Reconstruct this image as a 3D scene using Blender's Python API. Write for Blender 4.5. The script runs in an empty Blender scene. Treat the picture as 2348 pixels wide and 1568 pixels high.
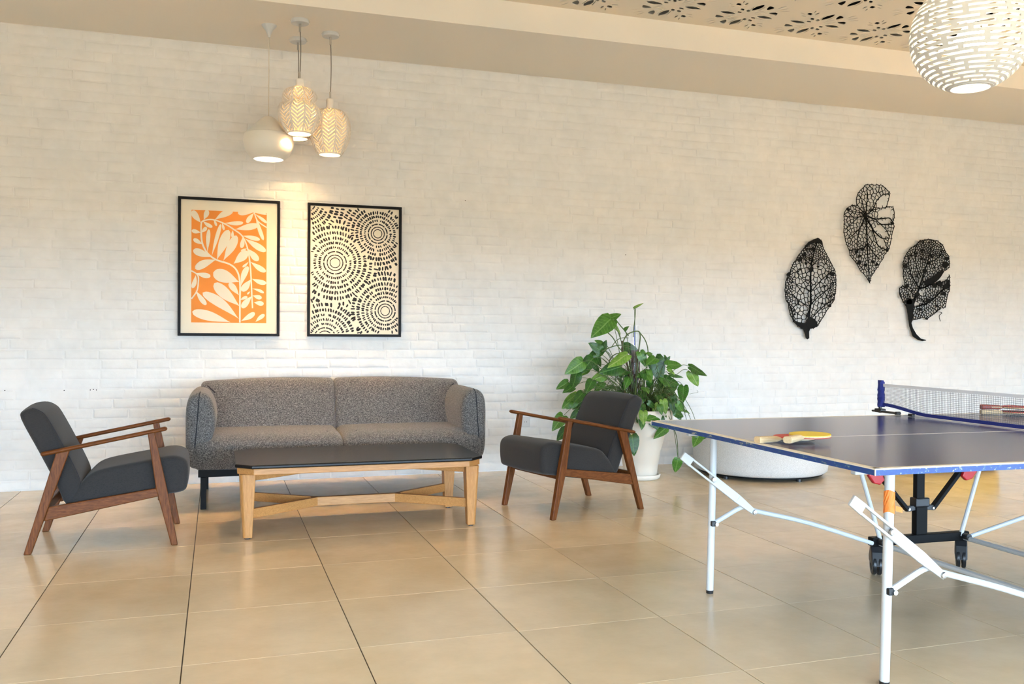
import bpy, bmesh, math, random
from mathutils import Vector, Matrix, geometry
import mathutils.noise as mnoise

# ------------------------------------------------------------------ camera
SC = bpy.context.scene
COL = SC.collection
PI = math.pi
FPX, YAW, PITCH, ROLL, CAMH = 2049.4, 0.3106, -0.0081, 0.0068, 1.1268
W, H = 2348, 1568
def cam_axes():
    cy, sy, cp, sp = math.cos(YAW), math.sin(YAW), math.cos(PITCH), math.sin(PITCH)
    f = Vector((sy*cp, cy*cp, sp)); r = Vector((cy, -sy, 0)); u = r.cross(f)
    c, s = math.cos(ROLL), math.sin(ROLL)
    return c*r + s*u, -s*r + c*u, f
CR, CU, CF = cam_axes()
CAM = Vector((0, 0, CAMH))
cd = bpy.data.cameras.new('camera'); cam = bpy.data.objects.new('camera', cd)
COL.objects.link(cam)
cd.sensor_fit = 'HORIZONTAL'; cd.sensor_width = 36; cd.lens = FPX / W * 36
cd.clip_start = 0.05; cd.clip_end = 200
mw = Matrix((CR, CU, -CF)).transposed().to_4x4(); mw.translation = CAM
cam.matrix_world = mw
SC.camera = cam
def ray(x, y):
    return CR*((x-W/2)/FPX) - CU*((y-H/2)/FPX) + CF
def at_y(x, y, Y):
    d = ray(x, y); return CAM + d*(Y/d.y)
def at_z(x, y, Z=0.):
    d = ray(x, y); return CAM + d*((Z-CAMH)/d.z)

# ------------------------------------------------------------------ view + light
SC.view_settings.view_transform = 'Standard'
SC.view_settings.look = 'None'
SC.view_settings.gamma = 1.0
SC.view_settings.use_curve_mapping = False
SC.view_settings.exposure = 1.92
SC.cycles.adaptive_threshold = 0.05
SC.cycles.max_bounces = 8; SC.cycles.diffuse_bounces = 4; SC.cycles.glossy_bounces = 3
SC.cycles.caustics_reflective = False; SC.cycles.caustics_refractive = False

WALLY = 7.052      # face of the brick wall
CEILZ = 3.284      # low soffit beside the wall
SOFY = 6.044       # edge of the soffit
PANZ = 3.486       # perforated ceiling
XL, XR, YF = -4.5, 10.6, -3.4
WINZ = 1.95        # window head height, set low to keep daylight off the upper wall

wd = bpy.data.worlds.new('daylight'); SC.world = wd; wd.use_nodes = True
nt = wd.node_tree; nt.nodes.clear()
out = nt.nodes.new('ShaderNodeOutputWorld'); bg = nt.nodes.new('ShaderNodeBackground')
tc = nt.nodes.new('ShaderNodeTexCoord'); sx = nt.nodes.new('ShaderNodeSeparateXYZ')
cr = nt.nodes.new('ShaderNodeValToRGB')
nt.links.new(tc.outputs['Generated'], sx.inputs[0])
mp = nt.nodes.new('ShaderNodeMapRange'); mp.inputs[1].default_value = -1; mp.inputs[2].default_value = 1
nt.links.new(sx.outputs[2], mp.inputs[0]); nt.links.new(mp.outputs[0], cr.inputs[0])
e = cr.color_ramp.elements
e[0].position = 0.0; e[0].color = (0.13, 0.12, 0.10, 1)        # sunlit paving outside
e[1].position = 1.0; e[1].color = (0.55, 0.75, 1.0, 1)
for pos, c in ((0.488, (0.15, 0.14, 0.12, 1)), (0.505, (0.60, 0.81, 1.04, 1)), (0.6, (0.54, 0.77, 1.04, 1))):
    k = cr.color_ramp.elements.new(pos); k.color = c
nt.links.new(cr.outputs[0], bg.inputs[0]); bg.inputs[1].default_value = 7.0
nt.links.new(bg.outputs[0], out.inputs[0])

# the terrace doors behind the photographer: five openings, one portal in each
OPEN = [(-4.1, -1.5), (-1.2, 1.4), (1.7, 4.3), (4.6, 7.2), (7.5, 10.1)]
for i, (a, b) in enumerate(OPEN):
    L = bpy.data.lights.new('window_portal', 'AREA'); L.shape = 'RECTANGLE'
    L.size = b-a; L.size_y = WINZ-0.05; L.cycles.is_portal = True
    o = bpy.data.objects.new('window_portal', L); COL.objects.link(o)
    o.location = ((a+b)/2, YF+0.02, WINZ/2+0.02); o.rotation_euler = (PI/2, 0, 0)

# ------------------------------------------------------------------ helpers
class MB:
    def __init__(s): s.v = []; s.f = []
    def add(s, vs, fs):
        b = len(s.v); s.v += [tuple(q) for q in vs]; s.f += [tuple(i+b for i in q) for q in fs]; return s
    def box(s, c, d, m=None):
        x, y, z = d[0]/2, d[1]/2, d[2]/2
        vs = [Vector((i*x, j*y, k*z)) for k in (-1, 1) for j in (-1, 1) for i in (-1, 1)]
        if m is not None: vs = [m @ q for q in vs]
        vs = [q+Vector(c) for q in vs]
        return s.add(vs, [(0, 2, 3, 1), (4, 5, 7, 6), (0, 1, 5, 4), (2, 6, 7, 3), (0, 4, 6, 2), (1, 3, 7, 5)])
    def hexa(s, bot, top):
        n = len(bot); vs = list(bot)+list(top)
        fs = [tuple(reversed(range(n))), tuple(range(n, 2*n))]
        fs += [(i, (i+1) % n, n+(i+1) % n, n+i) for i in range(n)]
        return s.add(vs, fs)
    def beam(s, a, b, w, h, up=(0, 0, 1), w2=None, h2=None):
        a, b = Vector(a), Vector(b); d = (b-a).normalized(); up = Vector(up)
        x = d.cross(up).normalized(); u = x.cross(d)
        w2 = w if w2 is None else w2; h2 = h if h2 is None else h2
        q = lambda c, ww, hh: [c-x*ww/2-u*hh/2, c+x*ww/2-u*hh/2, c+x*ww/2+u*hh/2, c-x*ww/2+u*hh/2]
        return s.hexa(q(a, w, h), q(b, w2, h2))
    def tube(s, path, r, n=10, cap=True, r2=None):
        path = [Vector(q) for q in path]; m = len(path); rings = []
        t0 = (path[1]-path[0]).normalized()
        ref = Vector((0, 0, 1)) if abs(t0.z) < 0.9 else Vector((1, 0, 0))
        x = t0.cross(ref).normalized()
        vs = []
        for i, q in enumerate(path):
            t = (path[min(i+1, m-1)]-path[max(i-1, 0)]).normalized()
            x = (x-t*x.dot(t)).normalized(); y = t.cross(x)
            rr = r if r2 is None else r+(r2-r)*i/(m-1)
            vs += [q+(x*math.cos(2*PI*k/n)+y*math.sin(2*PI*k/n))*rr for k in range(n)]
        fs = [(i*n+k, i*n+(k+1) % n, (i+1)*n+(k+1) % n, (i+1)*n+k) for i in range(m-1) for k in range(n)]
        if cap: fs += [tuple(reversed(range(n))), tuple(range((m-1)*n, m*n))]
        return s.add(vs, fs)
    def lathe(s, prof, n=40, c=(0, 0, 0), closed=False):
        c = Vector(c); m = len(prof); vs = []
        for r, z in prof:
            vs += [c+Vector((r*math.cos(2*PI*k/n), r*math.sin(2*PI*k/n), z)) for k in range(n)]
        rng = range(m if closed else m-1)
        fs = [(i*n+k, i*n+(k+1) % n, ((i+1) % m)*n+(k+1) % n, ((i+1) % m)*n+k) for i in rng for k in range(n)]
        if not closed:
            if prof[0][0] > 1e-5: fs.append(tuple(reversed(range(n))))
            if prof[-1][0] > 1e-5: fs.append(tuple(range((m-1)*n, m*n)))
        return s.add(vs, fs)
    def prism(s, poly, a, b, axis='y'):
        """poly of 2D points, extruded between a and b along axis"""
        def P(u, v, w):
            return {'y': Vector((u, w, v)), 'x': Vector((w, u, v)), 'z': Vector((u, v, w))}[axis]
        return s.hexa([P(u, v, a) for u, v in poly], [P(u, v, b) for u, v in poly])
    def mesh(s, name, smooth=False, fix=True):
        me = bpy.data.meshes.new(name); me.from_pydata(s.v, [], s.f)
        if fix:
            bm = bmesh.new(); bm.from_mesh(me)
            bmesh.ops.recalc_face_normals(bm, faces=bm.faces); bm.to_mesh(me); bm.free()
        if smooth:
            me.polygons.foreach_set('use_smooth', [True]*len(me.polygons))
        me.update(); return me
    def build(s, name, mat, parent=None, smooth=False, bevel=0, seg=2, loc=None, fix=True, auto=None):
        me = s.mesh(name, smooth, fix)
        return mk(name, me, mat, parent, bevel, seg, loc, auto)

def mk(name, me, mat, parent=None, bevel=0, seg=2, loc=None, auto=None):
    o = bpy.data.objects.new(name, me); COL.objects.link(o)
    if mat is not None and not me.materials: me.materials.append(mat)
    if parent is not None: o.parent = parent
    if loc is not None: o.location = loc
    if bevel:
        b = o.modifiers.new('bevel', 'BEVEL'); b.width = bevel; b.segments = seg
        b.limit_method = 'ANGLE'; b.angle_limit = math.radians(35)
    if auto is not None:
        bm = bmesh.new(); bm.from_mesh(me)
        for f in bm.faces: f.smooth = True
        for ed in bm.edges:
            if len(ed.link_faces) == 2 and ed.calc_face_angle(0) > auto: ed.smooth = False
        bm.to_mesh(me); bm.free()
    return o

def tag(o, label, cat, group=None):
    o['label'] = label; o['category'] = cat
    if group: o['group'] = group
    return o
def thing(name, label, cat, loc=(0, 0, 0), rotz=0, group=None):
    o = bpy.data.objects.new(name, None); COL.objects.link(o)
    o.empty_display_size = 0.1
    o.location = loc; o.rotation_euler = (0, 0, rotz)
    return tag(o, label, cat, group)
def struct(o, label=None):
    o['kind'] = 'structure'
    if label: o['label'] = label
    return o
def copy_tree(o, parent=None):
    c = o.copy(); COL.objects.link(c)
    if parent is not None: c.parent = parent
    for ch in list(o.children): copy_tree(ch, c)
    return c

def smooth_loop(pts, per=4):
    n = len(pts); res = []
    for i in range(n):
        p0, p1, p2, p3 = [Vector(pts[(i+k-1) % n]) for k in range(4)]
        for k in range(per):
            t = k/per
            res.append(0.5*((2*p1)+(p2-p0)*t+(2*p0-5*p1+4*p2-p3)*t*t+(3*p1-p0-3*p2+p3)*t**3))
    return res
def smooth_path(pts, per=6):
    pts = [Vector(q) for q in pts]; n = len(pts); res = []
    for i in range(n-1):
        p0, p1, p2, p3 = pts[max(i-1, 0)], pts[i], pts[i+1], pts[min(i+2, n-1)]
        for k in range(per):
            t = k/per
            res.append(0.5*((2*p1)+(p2-p0)*t+(2*p0-5*p1+4*p2-p3)*t*t+(3*p1-p0-3*p2+p3)*t**3))
    res.append(pts[-1]); return res

def pill(profile, a, b, r, axis='x', per=4, seg=5, crown=0.0, mid=8, warp=None, sharp=False):
    """a padded block: closed 2D profile carried from a to b along an axis, its ends rounded by r"""
    P = smooth_loop([Vector((q[0], q[1])) for q in profile], per)
    n = len(P); area = sum(P[i].x*P[(i+1) % n].y-P[(i+1) % n].x*P[i].y for i in range(n))
    N = []
    for i in range(n):
        t = (P[(i+1) % n]-P[i-1]); nn = Vector((t.y, -t.x)).normalized()
        N.append(nn if area > 0 else -nn)
    if not sharp:
        for _ in range(3): N = [(N[i-1]+N[i]*2+N[(i+1) % n]).normalized() for i in range(n)]
    st = []
    for k in range(seg+1):
        th = PI/2*k/seg; st.append((a+r*(1-math.cos(th)), r*(1-math.sin(th))))
    for k in range(1, mid): st.append((a+r+(b-a-2*r)*k/mid, 0))
    for k in range(seg, -1, -1):
        th = PI/2*k/seg; st.append((b-r*(1-math.cos(th)), r*(1-math.sin(th))))
    vs = []; m = MB()
    for c, off in st:
        s = (c-a)/(b-a); bulge = crown*(1-(2*s-1)**2)
        for i in range(n):
            q = P[i]-N[i]*off+N[i]*bulge
            if warp: q = Vector(warp(q.x, q.y, s))
            if axis == 'x': vs.append((c, q.x, q.y))
            else: vs.append((q.x, c, q.y))
    L = len(st)
    fs = [(i*n+k, i*n+(k+1) % n, (i+1)*n+(k+1) % n, (i+1)*n+k) for i in range(L-1) for k in range(n)]
    fs += [tuple(reversed(range(n))), tuple(range((L-1)*n, L*n))]
    m.add(vs, fs); m.rows = (L, n, seg); return m
def seam(m, row, a, b, r, name, mt, parent, per=4):
    """stitched line along one ring of a padded block, from control point a to b of its profile"""
    L, n, seg = m.rows; row = row if row >= 0 else L+row
    idx = [int(k) % n for k in range(int(a*per), int(b*per)+1)]
    c = sum((Vector(q) for q in m.v), Vector())/len(m.v)
    return MB().tube([m.v[row*n+k] for k in idx], r, 6).build(name, mt, parent)

# ------------------------------------------------------------------ materials
def mat(name, col, rough=0.5, metal=0.0, spec=0.5, coat=0.0, build=None):
    m = bpy.data.materials.new(name); m.use_nodes = True
    b = m.node_tree.nodes['Principled BSDF']
    b.inputs['Base Color'].default_value = (*col, 1); b.inputs['Roughness'].default_value = rough
    b.inputs['Metallic'].default_value = metal; b.inputs['Specular IOR Level'].default_value = spec
    b.inputs['Coat Weight'].default_value = coat
    if build: build(m.node_tree, b)
    return m
def node(nt, t, **kw):
    n = nt.nodes.new(t)
    for k, v in kw.items():
        if k.startswith('i_'): n.inputs[int(k[2:])].default_value = v
        else: setattr(n, k, v)
    return n
def noise(nt, scale, detail=4, rough=0.5, coord='Object', sc=None, dist=0.0):
    tc = nt.nodes.new('ShaderNodeTexCoord'); n = nt.nodes.new('ShaderNodeTexNoise')
    n.inputs['Scale'].default_value = scale; n.inputs['Detail'].default_value = detail
    n.inputs['Roughness'].default_value = rough; n.inputs['Distortion'].default_value = dist
    src = tc.outputs[coord] if coord != 'World' else nt.nodes.new('ShaderNodeNewGeometry').outputs['Position']
    if sc:
        mp = nt.nodes.new('ShaderNodeMapping'); mp.inputs['Scale'].default_value = sc
        nt.links.new(src, mp.inputs[0]); src = mp.outputs[0]
    nt.links.new(src, n.inputs['Vector']); return n
def ramp(nt, src, stops):
    r = nt.nodes.new('ShaderNodeValToRGB'); els = r.color_ramp.elements
    while len(els) < len(stops): els.new(0.5)
    for el, (p, c) in zip(els, stops): el.position = p; el.color = (*c, 1)
    nt.links.new(src, r.inputs[0]); return r.outputs[0]
def bump(nt, b, src, strength, dist=0.01, chain=None):
    k = nt.nodes.new('ShaderNodeBump'); k.inputs['Strength'].default_value = strength
    k.inputs['Distance'].default_value = dist
    nt.links.new(src, k.inputs['Height'])
    if chain is not None: nt.links.new(chain, k.inputs['Normal'])
    nt.links.new(k.outputs[0], b.inputs['Normal']); return k.outputs[0]

def b_brick(nt, b):
    n = noise(nt, 9, 2, 0.6, 'World'); f = noise(nt, 90, 2, 0.6, 'World')
    nt.links.new(ramp(nt, n.outputs[0], [(0.3, (0.76, 0.755, 0.74)), (0.7, (0.82, 0.815, 0.80))]), b.inputs['Base Color'])
    c = bump(nt, b, n.outputs[0], 0.18, 0.02); bump(nt, b, f.outputs[0], 0.18, 0.003, c)
M_BRICK = mat('painted_brick', (0.84, 0.83, 0.81), 0.55, build=b_brick)
M_WALL = mat('white_plaster', (0.80, 0.78, 0.74), 0.7, build=lambda nt, b: bump(nt, b, noise(nt, 40, 4, .6, 'World').outputs[0], 0.1, 0.005))
M_CEIL = mat('cream_ceiling_paint', (0.86, 0.80, 0.71), 0.75, build=lambda nt, b: bump(nt, b, noise(nt, 30, 4, .6, 'World').outputs[0], 0.08, 0.004))
M_PANEL = mat('perforated_panel', (0.82, 0.735, 0.61), 0.6, build=lambda nt, b: bump(nt, b, noise(nt, 60, 3, .6, 'World').outputs[0], 0.08, 0.003))
M_VOID = mat('unlit_black', (0.01, 0.01, 0.012), 0.9)  # near-black colour stands in for the shade in the plenum and small holes
def b_tile(nt, b):
    n = noise(nt, 3.5, 4, 0.65, 'World'); w = noise(nt, 22, 3, 0.55, 'World', (1, 1, 1))
    oi = nt.nodes.new('ShaderNodeObjectInfo')
    base = ramp(nt, n.outputs[0], [(0.28, (0.66, 0.525, 0.345)), (0.72, (0.76, 0.62, 0.425))])
    hs = nt.nodes.new('ShaderNodeHueSaturation')
    mr = nt.nodes.new('ShaderNodeMapRange'); mr.inputs[3].default_value = 0.94; mr.inputs[4].default_value = 1.05
    nt.links.new(oi.outputs['Random'], mr.inputs[0]); nt.links.new(mr.outputs[0], hs.inputs['Value'])
    nt.links.new(base, hs.inputs['Color']); nt.links.new(hs.outputs[0], b.inputs['Base Color'])
    nt.links.new(ramp(nt, n.outputs[0], [(0.3, (0.18,)*3), (0.75, (0.26,)*3)]), b.inputs['Roughness'])
    bump(nt, b, w.outputs[0], 0.16, 0.004)
M_TILE = mat('beige_porcelain', (0.53, 0.42, 0.27), 0.2, spec=0.5, build=b_tile)
M_GROUT = mat('dark_grout', (0.07, 0.05, 0.035), 0.8)
def b_wood(c1, c2, scale, ax):
    def f(nt, b):
        n = noise(nt, scale, 5, 0.6, 'Object', ax, 0.6)
        nt.links.new(ramp(nt, n.outputs[0], [(0.32, c1), (0.68, c2)]), b.inputs['Base Color'])
        bump(nt, b, n.outputs[0], 0.12, 0.002)
    return f
WAL = ((0.088, 0.026, 0.006), (0.190, 0.062, 0.015))
M_WAL = mat('walnut_stain', (0.12, 0.04, 0.016), 0.42, spec=0.2, build=b_wood(*WAL, 14, (1.5, 9, 9)))
M_WALV = mat('walnut_stain_leg', (0.12, 0.04, 0.016), 0.42, spec=0.2, build=b_wood(*WAL, 14, (9, 9, 1.2)))
OAK = ((0.40, 0.180, 0.050), (0.54, 0.270, 0.090))
M_OAK = mat('oiled_beech', (0.6, 0.3, 0.1), 0.36, build=b_wood(*OAK, 12, (1.3, 12, 12)))
M_OAKV = mat('oiled_beech_leg', (0.6, 0.3, 0.1), 0.36, build=b_wood(*OAK, 12, (12, 12, 1.3)))
def b_melange(nt, b):
    v = noise(nt, 330, 2, 0.7, 'Object'); g = noise(nt, 120, 3, 0.6, 'Object', (1, 1, 1.6)); l = noise(nt, 3, 2)
    mx = nt.nodes.new('ShaderNodeMath'); mx.operation = 'ADD'
    k = nt.nodes.new('ShaderNodeMath'); k.operation = 'MULTIPLY'; k.inputs[1].default_value = 0.6
    nt.links.new(g.outputs[0], k.inputs[0]); nt.links.new(v.outputs[0], mx.inputs[0]); nt.links.new(k.outputs[0], mx.inputs[1])
    nt.links.new(ramp(nt, mx.outputs[0], [(0.60, (0.018, 0.018, 0.020)), (0.78, (0.085, 0.082, 0.080)), (0.98, (0.31, 0.30, 0.29))]), b.inputs['Base Color'])
    bump(nt, b, mx.outputs[0], 0.5, 0.003)
    b.inputs['Sheen Weight'].default_value = 0.25
M_SOFA = mat('grey_melange_wool', (0.15, 0.15, 0.15), 0.9, spec=0.2, build=b_melange)
def b_char(nt, b):
    v = noise(nt, 60, 3, 0.7, 'Object', (1, 9, 9)); g = noise(nt, 420, 2, 0.6, 'Object')
    mx = nt.nodes.new('ShaderNodeMath'); mx.operation = 'ADD'
    nt.links.new(v.outputs[0], mx.inputs[0]); nt.links.new(g.outputs[0], mx.inputs[1])
    nt.links.new(ramp(nt, mx.outputs[0], [(0.75/2+.3, (0.010, 0.010, 0.011)), (1.0, (0.030, 0.028, 0.028))]), b.inputs['Base Color'])
    bump(nt, b, mx.outputs[0], 0.35, 0.002); b.inputs['Sheen Weight'].default_value = 0.15
M_CHAR = mat('charcoal_weave', (0.045, 0.045, 0.05), 0.85, spec=0.25, build=b_char)
M_SEAM = mat('dark_thread', (0.02, 0.02, 0.026), 0.9)
M_BLK = mat('black_powder_coat', (0.007, 0.007, 0.007), 0.5, spec=0.12)
M_BLKP = mat('black_plastic', (0.014, 0.014, 0.015), 0.35)
M_TOP = mat('black_laminate', (0.010, 0.009, 0.009), 0.27, spec=0.28)
M_WHT = mat('white_powder_coat', (0.60, 0.61, 0.61), 0.35)
M_STEEL = mat('zinc_bolt', (0.55, 0.54, 0.52), 0.3, metal=1.0)
M_RED = mat('red_plastic', (0.50, 0.012, 0.016), 0.35)
M_ORG = mat('orange_tape', (0.93, 0.24, 0.035), 0.5, build=lambda nt, b: bump(nt, b, noise(nt, 120, 4, .7).outputs[0], 0.6, 0.004))
# ------------------------------------------------------------------ floor of tiles
random.seed(3)
GX, GY, GTH, TS = -0.7396, 3.8017, 0.008, 0.6
floor = MB().box(((XL+XR)/2, (YF+WALLY)/2+0.1, -0.06), (XR-XL+0.6, WALLY-YF+0.6, 0.112)).build('floor', M_GROUT)
struct(floor, 'glossy beige floor of large square tiles with dark joints')
def tile_mesh(jx=0.0038, jy=0.0018, h=0.006, bv=0.0010):
    a, b = TS/2-jx/2, TS/2-jy/2; m = MB()
    lo = [(-a, -b, -h), (a, -b, -h), (a, b, -h), (-a, b, -h)]
    md = [(-a, -b, -bv), (a, -b, -bv), (a, b, -bv), (-a, b, -bv)]
    hi = [(-a+bv, -b+bv, 0), (a-bv, -b+bv, 0), (a-bv, b-bv, 0), (-a+bv, b-bv, 0)]
    vs = lo+md+hi
    fs = [(8, 9, 10, 11)]+[(i, (i+1) % 4, 4+(i+1) % 4, 4+i) for i in range(4)]+[(4+i, 4+(i+1) % 4, 8+(i+1) % 4, 8+i) for i in range(4)]
    m.add(vs, fs); return m
TILE = tile_mesh().mesh('tile'); TILE.materials.append(M_TILE)
rest = MB(); tm = tile_mesh()
cg, sg = math.cos(GTH), math.sin(GTH)
for i in range(-8, 20):
    for j in range(-13, 7):
        u, v = (i+0.5)*TS, (j+0.5)*TS
        x, y = GX+cg*u-sg*v, GY+sg*u+cg*v
        if not (XL-0.25 < x < XR+0.25 and YF-0.25 < y < WALLY+0.28): continue
        d = Vector((x, y, 0))-CAM; zc = d.dot(CF)
        inview = False
        if zc > 1.2:
            px = W/2+FPX*d.dot(CR)/zc; py = H/2-FPX*d.dot(CU)/zc
            inview = -420 < px < 2348+420 and 600 < py < 1568+420
        if inview:
            o = mk('tile', TILE, None, floor); o.location = (x, y, 0); o.rotation_euler = (0, 0, GTH)
        else:
            rest.add([(x+cg*q[0]-sg*q[1], y+sg*q[0]+cg*q[1], q[2]) for q in tm.v], tm.f)
o = rest.build('tile_field', M_TILE, floor, fix=False); o['kind'] = 'stuff'

# ------------------------------------------------------------------ brick wall
NROW = 46; BH = CEILZ/NROW; BL = 0.2365; JT = 0.0075; BD = 0.0036
wall = MB().box(((XL+XR)/2, WALLY+BD+0.12, 1.9), (XR-XL+0.5, 0.24, 3.9)).build('wall_back', M_BRICK)
struct(wall, 'white painted brick wall with soft uneven joints')
def brick_geo(L, Hh, rnd):
    """one hand-laid painted brick: front skin of 5x3 cells bent by noise, chamfered rim, sides into the joint"""
    nx, nz = 5, 2; rnds = rnd.random()*100
    rim = 0.0065; vs = []; fs = []
    tx, tz, dep = rnd.uniform(-.004, .004), rnd.uniform(-.006, .006), rnd.uniform(-0.0014, 0.0014)
    def pt(s, t, inset, y):
        x = (s-0.5)*(L-2*inset); z = (t-0.5)*(Hh-2*inset)
        k = mnoise.noise(Vector((x*14+rnds, z*18, rnds)))
        k2 = mnoise.noise(Vector((x*9+rnds, z*30, rnds+7)))
        if y == 0:
            return (x+k*0.0030, dep+k*0.0014+tx*x+tz*z, z+k2*0.0034)
        return (x+k*0.0040, y, z+k2*0.0042)
    g = [[None]*(nz+1) for _ in range(nx+1)]
    for i in range(nx+1):
        for j in range(nz+1):
            g[i][j] = len(vs); vs.append(pt(i/nx, j/nz, rim, 0))
    for i in range(nx):
        for j in range(nz): fs.append((g[i][j], g[i+1][j], g[i+1][j+1], g[i][j+1]))
    ring = [(i, 0) for i in range(nx)]+[(nx, j) for j in range(nz)]+[(i, nz) for i in range(nx, 0, -1)]+[(0, j) for j in range(nz, 0, -1)]
    r0 = [g[i][j] for i, j in ring]; r1 = []
    for i, j in ring:
        r1.append(len(vs)); vs.append(pt(i/nx, j/nz, 0, 0.0022))
    r2 = []
    for i, j in ring:
        r2.append(len(vs)); vs.append(pt(i/nx, j/nz, -0.0012, BD+0.003))
    n = len(ring)
    for k in range(n):
        a, b = k, (k+1) % n
        fs.append((r0[a], r1[a], r1[b], r0[b])); fs.append((r1[a], r2[a], r2[b], r1[b]))
    return vs, fs
rnd = random.Random(11)
slots = []
for r in range(NROW):
    x = XL-0.3+(BL/2 if r % 2 else 0)+rnd.uniform(-0.02, 0.02)
    while x < XR+0.2:
        L = BL+rnd.uniform(-0.018, 0.018)
        if rnd.random() < 0.035: L = BL*rnd.uniform(0.5, 0.7)
        slots.append((x+L/2, (r+0.5)*BH+rnd.uniform(-.0022, .0022), L-JT+rnd.uniform(-.004, .002), BH-JT+rnd.uniform(-.004, .002)))
        x += L
def screen(x, y, z):
    d = Vector((x, y, z))-CAM; zc = d.dot(CF)
    return W/2+FPX*d.dot(CR)/zc, H/2-FPX*d.dot(CU)/zc, zc
vis = []
for k, s in enumerate(slots):
    px, py, zc = screen(s[0], WALLY, s[1])
    hidden = (440 < px < 1110 and 880 < py) or (60 < px < 420 and 940 < py < 1110) or (408 < px < 640 and 455 < py < 768) or (704 < px < 918 and 470 < py < 768)
    if 20 < px < W-20 and 20 < py < 1110 and not hidden: vis.append((zc, k))
near = set(k for _, k in sorted(vis)[:300])
VAR = []
for k in range(24):
    me = bpy.data.meshes.new('brick'); v, f = brick_geo(BL-JT, BH-JT, rnd); me.from_pydata(v, [], f)
    me.materials.append(M_BRICK); me.polygons.foreach_set('use_smooth', [q < 10 for q in range(len(f))]); me.update(); VAR.append(me)
field = MB()
for k, (x, z, L, Hh) in enumerate(slots):
    if k in near:
        o = mk('brick', VAR[rnd.randrange(24)], None, wall); o.location = (x, WALLY, z)
        o.scale = (L/(BL-JT), 1, Hh/(BH-JT)); o.rotation_euler = (0, rnd.uniform(-.006, .006), 0)
    else:
        v, f = brick_geo(L, Hh, rnd); field.add([(a+x, b+WALLY, c+z) for a, b, c in v], f)
o = field.build('brick_field', M_BRICK, wall, smooth=True, fix=False); o.data.polygons.foreach_set('use_smooth', [q % 38 < 10 for q in range(len(o.data.polygons))]); o['kind'] = 'stuff'
# old screw holes left in the paint
for px, py in ((11, 895), (147, 895), (207, 894), (214, 893), (221, 894), (1435, 584), (1067, 460)):
    q = at_y(px, py, WALLY-0.004)
    MB().lathe([(0.0, 0.0), (0.0035, 0.0), (0.0035, 0.004)], 8).build('screw_hole', M_VOID, wall).matrix_basis = Matrix.Translation(q) @ Matrix.Rotation(-PI/2, 4, 'X')

# ------------------------------------------------------------------ other walls, soffit, ceiling
def wbox(name, a, b, m, label=None, parent=None):
    a, b = Vector(a), Vector(b)
    o = MB().box((a+b)/2, b-a).build(name, m, parent)
    if parent is None: struct(o, label)
    return o
wbox('wall_left', (XL-0.2, YF, 0), (XL, WALLY, 3.9), M_WALL, 'plain white side wall')
wbox('wall_right', (XR, YF, 0), (XR+0.2, WALLY, 3.9), M_WALL, 'plain white end wall')
wf = MB(); wf.box(((XL+XR)/2, YF-0.1, (WINZ+3.9)/2), (XR-XL+0.4, 0.2, 3.9-WINZ))
edges = [XL-0.2]+[q for ab in OPEN for q in ab]+[XR+0.2]
for i in range(0, len(edges), 2):
    wf.box(((edges[i]+edges[i+1])/2, YF-0.1, WINZ/2), (edges[i+1]-edges[i], 0.2, WINZ))
struct(wf.build('wall_front', M_WALL), 'white wall with wide terrace doors')
for i, (a, b) in enumerate(OPEN):
    f = MB(); t = 0.06
    f.box(((a+b)/2, YF-0.1, WINZ-t/2), (b-a, 0.08, t)); f.box(((a+b)/2, YF-0.1, 0.02), (b-a, 0.08, 0.04))
    for x in (a+t/2, (a+b)/2, b-t/2): f.box((x, YF-0.1, WINZ/2), (t, 0.08, WINZ-0.02))
    struct(f.build('window_%d' % (i+1), M_WHT, bevel=0.004), 'open terrace door frame')
soff = wbox('trim_1', (XL, SOFY, CEILZ), (XR, WALLY+0.05, 3.9), M_CEIL, 'low cream soffit along the brick wall')
ROWS = 5; TP = 0.595
YP = SOFY-ROWS*TP
wbox('ceiling', (XL, YF, PANZ), (XR, YP, PANZ+0.1), M_CEIL, 'cream ceiling')
void = wbox('trim_2', (XL, YP, PANZ+0.16), (XR, SOFY, PANZ+0.26), M_VOID, 'black slab painted in for the unlit void above the cut ceiling panels')
pan = wbox('trim_3', (XL, YP-0.012, PANZ-0.012), (XR, YP+0.012, PANZ+0.16), M_CEIL, 'ceiling of cut flower panels')

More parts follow.
